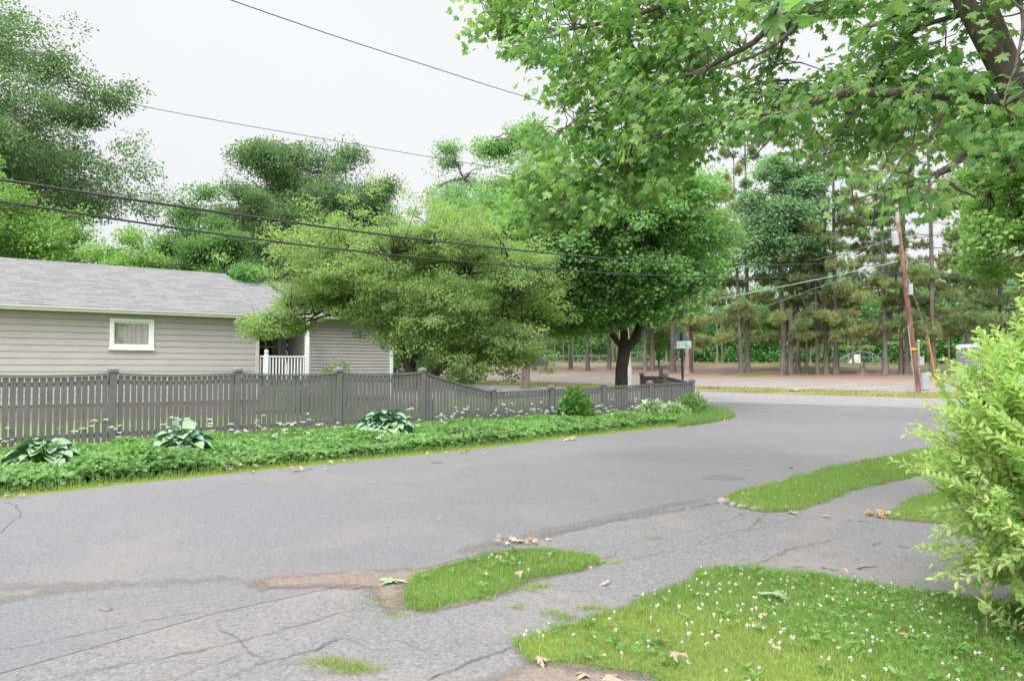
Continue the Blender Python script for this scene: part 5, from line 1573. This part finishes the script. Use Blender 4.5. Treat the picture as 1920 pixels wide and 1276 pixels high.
C8 = np.repeat(C8, 2, 0); C8 = C8 + rng.normal(size=C8.shape) * .12 + np.array([0, -.22, -.04])
ml = MB(); tw = []
for C, per, cr, size, fl in ((C1, 24, .17, .088, .6), (C2, 26, .20, .105, .6), (C3, 24, .19, .105, .6), (C4, 20, .14, .088, .9), (C5, 24, .32, .10, .7), (C6, 3, .05, .12, .9), (C7, 15, .13, .088, .9), (C8, 13, .15, .095, .7)):
    if len(C) == 0: continue
    o = unit(C - np.array([5, 8, 5.0]))
    leaf_clumps(ml, T_MAPLE, C, o, per, cr, size, fl, droop=.75, nup=.55)
    for p in C:
        j = int(np.argmin(np.linalg.norm(tb_nodes - p, axis=1)))
        q, rr = limb(tb_nodes[j], p, .009, .0035, .06, 5, .08)
        tb.tube(q, rr, 4, False)
tb.build('trunk', 'bark_near', near, smooth=True)
ml.build('crown', 'leaf_near', near)

# bright maple on the right, beyond the bush, trunk outside the picture
b = np.array([17.3, 21.0, 0.])
make_tree('bright_maple', 'bright green maple reaching in from the right above the portable toilet', b,
          [([(0, 0, 0), (-.1, 0, 1.5), (-.3, 0, 3.4)], [.35, .28, .24]),
           ([(-.3, 0, 3.3), (-1.6, 0, 4.6), (-3.2, -.2, 5.0), (-4.6, -.3, 5.2)], [.16, .13, .09, .04]),
           ([(-.3, 0, 3.3), (-1.0, .2, 5.5), (-2.4, .2, 7.4)], [.16, .12, .06]),
           ([(-.3, 0, 3.3), (.4, .2, 6), (.5, .2, 9)], [.18, .13, .06])],
          [(-3.0, 0, 5.5, 1.9, 2.2, 1.3), (-2.2, -.2, 7.0, 1.9, 2.2, 1.6), (-3.5, .2, 6.5, 1.3, 1.8, 1.1), (-1.6, 0, 5.0, 1.5, 2.0, 1.0), (.6, .4, 8.4, 3.2, 3.2, 2.4), (1.6, .4, 5.8, 2.6, 2.8, 1.6)],
          520, 90, .28, .105, T_STAR, 'leaf_light', 'bark_maple', twigs=.75)

# the yellow green bush beside the driveway
b = np.array([3.55, 4.45, 0.])
bsh = empty('forsythia_bush', b, 'big yellow green bush with lance shaped leaves at the edge of the driveway', 'bush')
st_, lf = MB(), MB()
shoots = []
for i in range(2050):
    d = randdir(1)[0]
    zc_ = 1.02; R = np.array([1.10, 1.02, 1.42])
    k = rng.random() ** .35
    c = b + np.array([.08, 0, zc_]) + d * R * k * np.array([1, 1, 1.0])
    c[0] += .34 * max(0, c[2] - 1.15)
    c[0] += .10 * (c[2] - 1.0) * .3
    if c[2] < .12 or (c[2] < .62 and rng.random() < (.58 if c[0] < 3.1 else .15)): continue
    out = unit((c - b - np.array([0, 0, .75]))[None])[0]
    dirn = unit((out * .8 + np.array([0, 0, .35]) + rng.normal(size=3) * .35)[None])[0]
    L = .30 + .30 * rng.random() + (.32 * rng.random() if rng.random() < .2 else 0)
    p0 = c - dirn * L * .6; p2 = c + dirn * L * .4 - np.array([0, 0, .05])
    pm_ = (p0 + p2) / 2 + np.array([0, 0, .03])
    st_.tube([p0, pm_, p2], [.0045, .0035, .002], 4, False)
    shoots.append((p0, pm_, p2))
    m = 16
    tt = np.linspace(.12, 1, m)[:, None]
    q = (1 - tt) ** 2 * p0 + 2 * tt * (1 - tt) * pm_ + tt ** 2 * p2
    side = unit(np.cross(dirn, rng.normal(size=3))[None])[0]; up = np.cross(side, dirn)
    for sgn in (1, -1):
        ang = np.arange(m) % 2
        sd = np.where(ang[:, None] == 0, side, up) * sgn
        ax = dirn * .75 + sd * .8 + rng.normal(size=(m, 3)) * .15 - np.array([0, 0, .1])
        nr = dirn * .5 + np.array([0, 0, .9]) + rng.normal(size=(m, 3)) * .3
        sz = (.064 + .028 * rng.random(m)) * (1.08 - .45 * tt[:, 0])
        scatter(lf, *T_OVAL, q, ax, nr, sz, np.full(m, .74))
for i in range(26):
    p0, pm_, p2 = shoots[rng.integers(len(shoots))]
    a0 = b + np.array([rng.normal() * .22, rng.normal() * .22, -.03])
    q, rr = limb(a0, p0, .014, .006, .12, 7, .05); st_.tube(q, rr, 5, False)
st_.build('stem', 'stem', bsh)
lf.build('foliage', 'leaf_bush', bsh)

# ------------------------------------------------------------------ trees behind the house
def simple_tree(label, px, depth, ztop_px, wpx, lmat, leaf=.24, n=260, per=70, low=.15, group=None, seed_shape=0, bmat='bark_mid', name='deciduous_tree', cr=.62, tmpl=T_DIA, shell=.4, base_z=None):
    b = at(px, 700, depth); b[2] = float(g(b[0], b[1])) - .1
    top = at(px, ztop_px, depth)[2] - b[2]
    Wd = wpx * depth / F / 2
    r2 = np.random.default_rng(int(px * 7 + seed_shape * 10) % 9999)
    hc = top * (low + 1) / 2; hh = top * (1 - low) / 2
    lb = [(0, 0, hc, Wd * .66, Wd * .66, hh * .80), (0, 0, hc - hh * .15, Wd * .8, Wd * .8, hh * .6)]
    for i in range(11):
        a = i * 2.4 + seed_shape; e_ = -.55 + 1.5 * (i + .5) / 11
        ce = math.cos(e_ * 1.25)
        r = Wd * (.28 + .12 * r2.random())
        lb.append((math.cos(a) * (Wd - r * .8) * ce, math.sin(a) * (Wd - r * .8) * ce, hc + math.sin(e_ * 1.25) * (hh - r * .55), r, r, min(r * .75, hh * .45)))
    n = int(n * 2.5); per = int(per * 1.5); leaf *= .68; cr *= .80
    return make_tree(name, label, b, [([(0, 0, 0), (.1, 0, top * .2), (-.1, .1, top * .5), (.05, 0, top * .85)], [.0145 * top, .012 * top, .008 * top, .003 * top])],
                     lb, n, per, cr, leaf, tmpl, lmat, bmat, group, twigs=.25, shell=shell * .6, bough=.28, small=.72)
gb = 'trees behind the house'
simple_tree('tallest dark green tree at the far left behind the house', -70, 46, 8, 600, 'leaf_dark', .27, 470, 80, .28, gb, 2.3, cr=.8)
simple_tree('light green broad tree low at the far left above the roof', 60, 36, 325, 330, 'leaf_light', .2, 260, 80, .1, gb, .4, cr=.55)
simple_tree('slim mid green tree above the middle of the wing roof', 345, 40, 332, 190, 'leaf_mid', .2, 190, 75, .1, gb, 2.0, cr=.55)
simple_tree('light green rounded tree low behind the roof ridge', 240, 34, 420, 190, 'leaf_light', .18, 150, 75, .1, gb, 3.0, cr=.5)
simple_tree('mid green rounded tree behind the right end of the wing roof', 410, 36, 430, 170, 'leaf_mid', .18, 160, 75, .1, gb, 3.6, cr=.5)
simple_tree('dark green wide tree in the middle distance left of the crabapple top', 560, 58, 246, 330, 'leaf_dark', .27, 460, 80, .2, gb, 4.0, cr=.85)
simple_tree('thin dark tree on the right shoulder of the dark wide tree', 690, 60, 330, 170, 'leaf_dark', .25, 170, 70, .2, gb, .9, cr=.75)
simple_tree('low dark tree at the left shoulder of the dark wide tree', 450, 50, 330, 150, 'leaf_dark', .22, 150, 75, .15, gb, 5.2, cr=.6)
simple_tree('pale green loose tree just left of the overhanging maple', 868, 62, 268, 175, 'leaf_blue', .25, 170, 60, .2, gb, 5.0, cr=.7)
simple_tree('low pale tree above the crabapple crown', 800, 56, 372, 190, 'leaf_blue', .22, 150, 70, .1, gb, 1.4, cr=.6)
simple_tree('rich green tall tree behind the crossing wires and the maple', 985, 52, 178, 250, 'leaf_maple', .2, 330, 85, .15, gb, 2.6, cr=.62, tmpl=T_STAR)
simple_tree('dark shrubby tree filling the gap between wing roof and crabapple', 470, 33, 490, 130, 'leaf_wood', .16, 120, 80, .05, gb, 2.2, cr=.45)
simple_tree('dense dark tree low behind the crabapple trunk', 700, 50, 560, 260, 'leaf_wood', .2, 200, 80, .02, gb, .7, cr=.6)
simple_tree('dense dark tree low behind the right half of the crabapple', 880, 90, 520, 240, 'leaf_wood', .3, 240, 80, .02, gb, 4.7, cr=.9)

# the far wood beyond the ball field: one mass
wd, wt = MB(), MB()
n = 9000
t_ = -60 + 235 * rng.random(n); s_ = 117 + 16 * rng.random(n) ** 1.3
hgt = (15.5 + 3.0 * np.sin(t_ * .21) + 2.5 * np.sin(t_ * .53 + 1)) * np.clip(.55 + .5 * rng.random(n), 0, 1) + 2.5 * np.clip((t_ - 40) / 60, 0, 1)
zz = rng.random(n) ** 1.25 * hgt
X, Y = from_st(s_, t_)
C = np.column_stack([X, Y, g(X, Y) + .4 + zz])
leaf_clumps(wd, T_DIA, C, unit(np.column_stack([-X * 0 - .3, -np.ones(n), .5 * np.ones(n)])), 58, .85, .42, .7)
tag(wd.build('far_wood', 'leaf_wood'), 'dense green wood beyond the ball field', 'wood', kind='stuff')
for i in range(90):
    t0 = -50 + 190 * rng.random(); s0 = 114 + 8 * rng.random(); x, y = from_st(s0, t0); z = float(g(x, y))
    wt.tube([(x, y, z - .2), (x + rng.normal() * .2, y, z + 5), (x + rng.normal() * .4, y, z + 11)], [.16, .13, .05], 5)
tag(wt.build('far_trunks', 'bark_mid'), 'slender trunks at the edge of the far wood', 'tree trunks', kind='stuff')

# ------------------------------------------------------------------ pines
def pine_proto(H, low, seed, nmat, spread=1.0, dens=1.0, gaps=.0):
    r_ = np.random.default_rng(seed)
    root = empty('pine_tree', (0, 0, 0), 'pine', 'tree')
    tb, fb = MB(), MB()
    ph = r_.random() * 6
    zs = np.linspace(0, H, 12)
    trunk = np.column_stack([.10 * np.sin(zs * .25 + ph) * (zs / H), .10 * np.cos(zs * .2 + ph) * (zs / H), zs])
    rad = np.interp(zs, [0, .7, H * .5, H], [.27, .175, .12, .03])
    trunk = np.insert(trunk, 0, [0, 0, -.3], 0); rad = np.insert(rad, 0, .38)
    tb.tube(trunk, rad, 9)
    tp, tax, tsz = [], [], []
    z = low
    while z < H - .6:
        f = (z - low) / (H - low)
        nb = 3 + int(r_.random() * 2)
        L0 = spread * (3.6 * (1 - f) ** .6 * (.75 + .5 * r_.random()) + .5)
        a0 = r_.random() * 6.28
        for k in range(nb):
            if r_.random() < gaps + .22 * f: continue
            a = a0 + k * 6.28 / nb + r_.normal() * .35
            L = L0 * (.55 + .6 * r_.random())
            d = np.array([math.cos(a), math.sin(a), 0])
            base = np.array([np.interp(z, trunk[:, 2], trunk[:, 0]), np.interp(z, trunk[:, 2], trunk[:, 1]), z])
            tt = np.linspace(0, 1, 6)[:, None]
            rise = (-.06 + .30 * f) * L
            q = base + d * L * tt + np.array([0, 0, 1.]) * (rise * tt + .10 * L * (tt ** 2 - tt) * -1)
            q[1:-1] += r_.normal(size=(4, 3)) * .06
            tb.tube(q, np.linspace(.032, .008, 6), 4, False)
            dead = r_.random() < .12
            if dead: continue
            nt_ = int(95 * L / 3 * dens) + 10
            s = r_.random(nt_) ** .55
            s = .22 + .80 * s
            c = np.array([np.interp(s, tt[:, 0], q[:, i]) for i in range(3)]).T
            side = np.array([-d[1], d[0], 0])
            off = r_.normal(size=(nt_, 1)) * .30 * (.4 + L / 4) * (1.1 - .6 * s[:, None])
            c = c + side * off + np.column_stack([r_.normal(size=(nt_, 2)) * .08, r_.normal(size=nt_) * .17 + .04])
            tp.append(c)
            tax.append(d * .8 + side * np.sign(off) * .45 + r_.normal(size=(nt_, 3)) * .25 + np.array([0, 0, .35]))
            tsz.append(np.full(nt_, .38) * (.7 + .5 * r_.random(nt_)))
        z += (.70 + 1.0 * r_.random()) * (1.05 - .15 * f)
    # dead stubs on the bare trunk
    for k in range(7):
        z = 2.5 + (low - 2) * r_.random(); a = r_.random() * 6.28; L = .5 + 1.4 * r_.random()
        q = np.array([[0, 0, z], [math.cos(a) * L * .5, math.sin(a) * L * .5, z + .05], [math.cos(a) * L, math.sin(a) * L, z - .12 * L]]); q[:, 0] += np.interp(z, trunk[:, 2], trunk[:, 0])
        tb.tube(q, [.03, .02, .008], 4, False)
    tp = np.concatenate(tp); tax = np.concatenate(tax); tsz = np.concatenate(tsz)
    scatter(fb, *T_TUFT, tp, tax, r_.normal(size=(len(tp), 3)), tsz)
    tb.build('trunk', 'bark_pine', root, smooth=True); fb.build('crown', nmat, root)
    return root
protos = [pine_proto(21, 3.8, 1, 'needle', 1.1), pine_proto(19, 3.0, 2, 'needle_y', 1.15, 1.1, .15), pine_proto(23, 6.0, 3, 'needle_d', .9, .9, .25), pine_proto(20, 4.0, 4, 'needle_y', 1.0, 1.0, .3), pine_proto(22, 6.5, 5, 'needle', .85, .85, .35)]
used = set()
def pine(k, px, py, depth, label, lean=0, sc=1.0, rz=None, trunk_sc=None):
    k = k % len(protos)
    root = protos[k] if k not in used else copy_tree(protos[k])
    used.add(k)
    b = at(px, py, depth); b[2] = float(g(b[0], b[1]))
    root.location = [float(x) for x in b]
    root.rotation_euler = (0, math.radians(lean), rng.random() * 6.28 if rz is None else rz)
    root.rotation_mode = 'ZYX' if False else 'XYZ'
    root.scale = (sc if trunk_sc is None else trunk_sc,) * 2 + (sc,)
    root['label'] = label; root['group'] = 'pines between the parking lot and the ball field'
    return root
def depth_s(px, s):
    u = (px - 960) / F
    return s / (NX * u + NY)
for k, px, s, label, lean, sc in [
    (0, 1262, 60.8, 'thick pine trunk directly left of the street sign', 0, 1.12),
    (1, 1390, 60.6, 'leaning pine, left one of the close pair right of the street sign', -2.0, .98),
    (2, 1402, 61.6, 'straight pine, right one of the close pair right of the street sign', 0, 1.0),
    (3, 1482, 60.6, 'thick leaning pine in the middle of the parking lot edge', -2.5, 1.12),
    (4, 1496, 62.2, 'curved slim pine touching the thick leaning pine', -1.5, .9),
    (2, 1513, 61.0, 'thinnest young pine stem in the middle row', 0, .62),
    (3, 1533, 61.0, 'pale slim pine right of the thinnest stem', -1.2, .75),
    (0, 1550, 61.5, 'dark pine with broad flared foot left of the backstop', 0, 1.02),
    (4, 1568, 61.3, 'straight pine immediately left of the domed backstop', 0, 1.0),
    (1, 1660, 61.5, 'yellowish pine between the backstop and the utility pole', 0, 1.03),
    (4, 1690, 62.5, 'bent slim pine with leafy foot left of the utility pole', 1.5, .8),
    (3, 1701, 62.3, 'straight pine right of the bent slim one, left of the pole', 0, .86),
    (0, 1750, 61.8, 'dark stout pine behind the yellow wire guard', 0, 1.05),
    (2, 1815, 74, 'grey pine behind the portable toilet', 0, 1.0),
    (1, 1880, 66, 'pine right of the portable toilet, behind the bush', 0, 1.0),
    (0, 1930, 63, 'pine at the right edge behind the bush', 0, 1.0),
    (4, 1210, 61.5, 'dark slim pine, left one of the pair behind the back fence leg', 0, .95),
    (2, 1223, 62.0, 'dark slim pine, right one of the pair behind the back fence leg', 0, .92),
    (3, 1142, 62.5, 'pine hidden behind the forked maple trunk', 0, .95),
    (0, 1102, 61.5, 'stout pine left of the forked maple trunk', 0, .95),
    (2, 1070, 63.0, 'dark pine behind the hanging maple leaves left of the trunk', 0, .9),
    (1, 1000, 61.5, 'stout pine in front of the grey blue shed', 0, .9),
    (4, 1023, 61.5, 'slim pale pine right of the shed', 0, .7),
    (1, 1600, 96, 'distant pine above the left half of the backstop', 0, 0.62),
    (2, 1345, 88, 'distant pine between the street sign and the leaning pair', 0, 0.65),
    (1, 1300, 96, 'distant yellowish pine seen just right of the street sign', 0, 0.56),
    (1, 1520, 100, 'distant yellowish pine behind the broad footed dark pine', 0, 0.59),
    (3, 1700, 98, 'distant pine just right of the utility pole foot', 0, 0.59),
    (0, 1840, 92, 'distant pine right above the portable toilet roof', 0, 0.62),
    (2, 1250, 98, 'distant pine left of the street sign behind the thick trunk', 0, 0.62),
    (4, 1780, 95, 'distant pine between the yellow guard and the portable toilet', 0, 0.62)]:
    pine(k, px, 700, depth_s(px, s), label, lean, sc)
# pale trunks near the fence corner
def plain_trunk(name, label, px0, py0, depth, H, r0, r1, mat, lean=0, crown=None):
    b = at(px0, py0, depth); b[2] = float(g(b[0], b[1])) - .05
    root = empty(name, b, label, 'tree')
    mb = MB(); mb.tube([b, b + [0, 0, .35], b + [lean * .3, 0, H * .4], b + [lean, 0, H]], [r0 * 1.5, r0, r0 * .85, r1], 10); mb.build('trunk', mat, root, smooth=True)
    if crown:
        P, O = crown_clumps(crown, 110, .3)
        m2 = MB(); leaf_clumps(m2, T_DIA, b + P, O, 60, .5, .2, .6); m2.build('crown', 'leaf_mid', root)
    return root
plain_trunk('pale_tree', 'pale bleached trunk just right of the dark maple trunk', 1175, 718, depth_s(1175, 45.5), 9, .42, .16, 'bark_pale', -.5, [(-.6, 0, 9, 2.4, 2.4, 2.6), (.2, 0, 7.6, 2, 2, 1.6)])
plain_trunk('birch_tree', 'pale birch trunk of the close pair below the crabapple', 902, 712, depth_s(902, 46.2), 7, .24, .1, 'bark_pale', -.1, [(0, 0, 7, 2.2, 2.2, 2.2)])
plain_trunk('slim_tree', 'brown trunk left of the birch in the close pair', 895, 712, depth_s(895, 46.2), 7, .22, .1, 'bark_mid', 0, [(-.4, 0, 7, 2.0, 2.0, 2.0)])
plain_trunk('red_trunk_pine', 'thin reddish trunk right beside the street sign', 1289, 703, depth_s(1289, 60.6), 12, .2, .1, 'bark_red', .2, [(0, 0, 12, 2.0, 2.0, 2.6)])
plain_trunk('slim_tree', 'slim grey trunk touching the thin reddish trunk by the sign', 1295, 703, depth_s(1295, 61), 12, .2, .1, 'bark_mid', .1, [(.3, 0, 12.6, 2.0, 2.0, 2.6)])
# broadleaf trees among the pines
simple_tree('broadleaf tree with blue green crown among the tall pines', 1468, 59.5, 300, 165, 'leaf_blue', .26, 220, 60, .42, 'broadleaf trees among the pines', 1.2, cr=.75, tmpl=T_STAR)
simple_tree('low bright broadleaf tree beneath the middle pines', 1510, 66, 560, 150, 'leaf_mid', .22, 110, 70, .25, 'broadleaf trees among the pines', 3.2, cr=.55)
simple_tree('light green small tree behind the thick pine left of the sign', 1235, 74, 560, 120, 'leaf_light', .24, 110, 70, .2, 'broadleaf trees among the pines', .2, cr=.6)
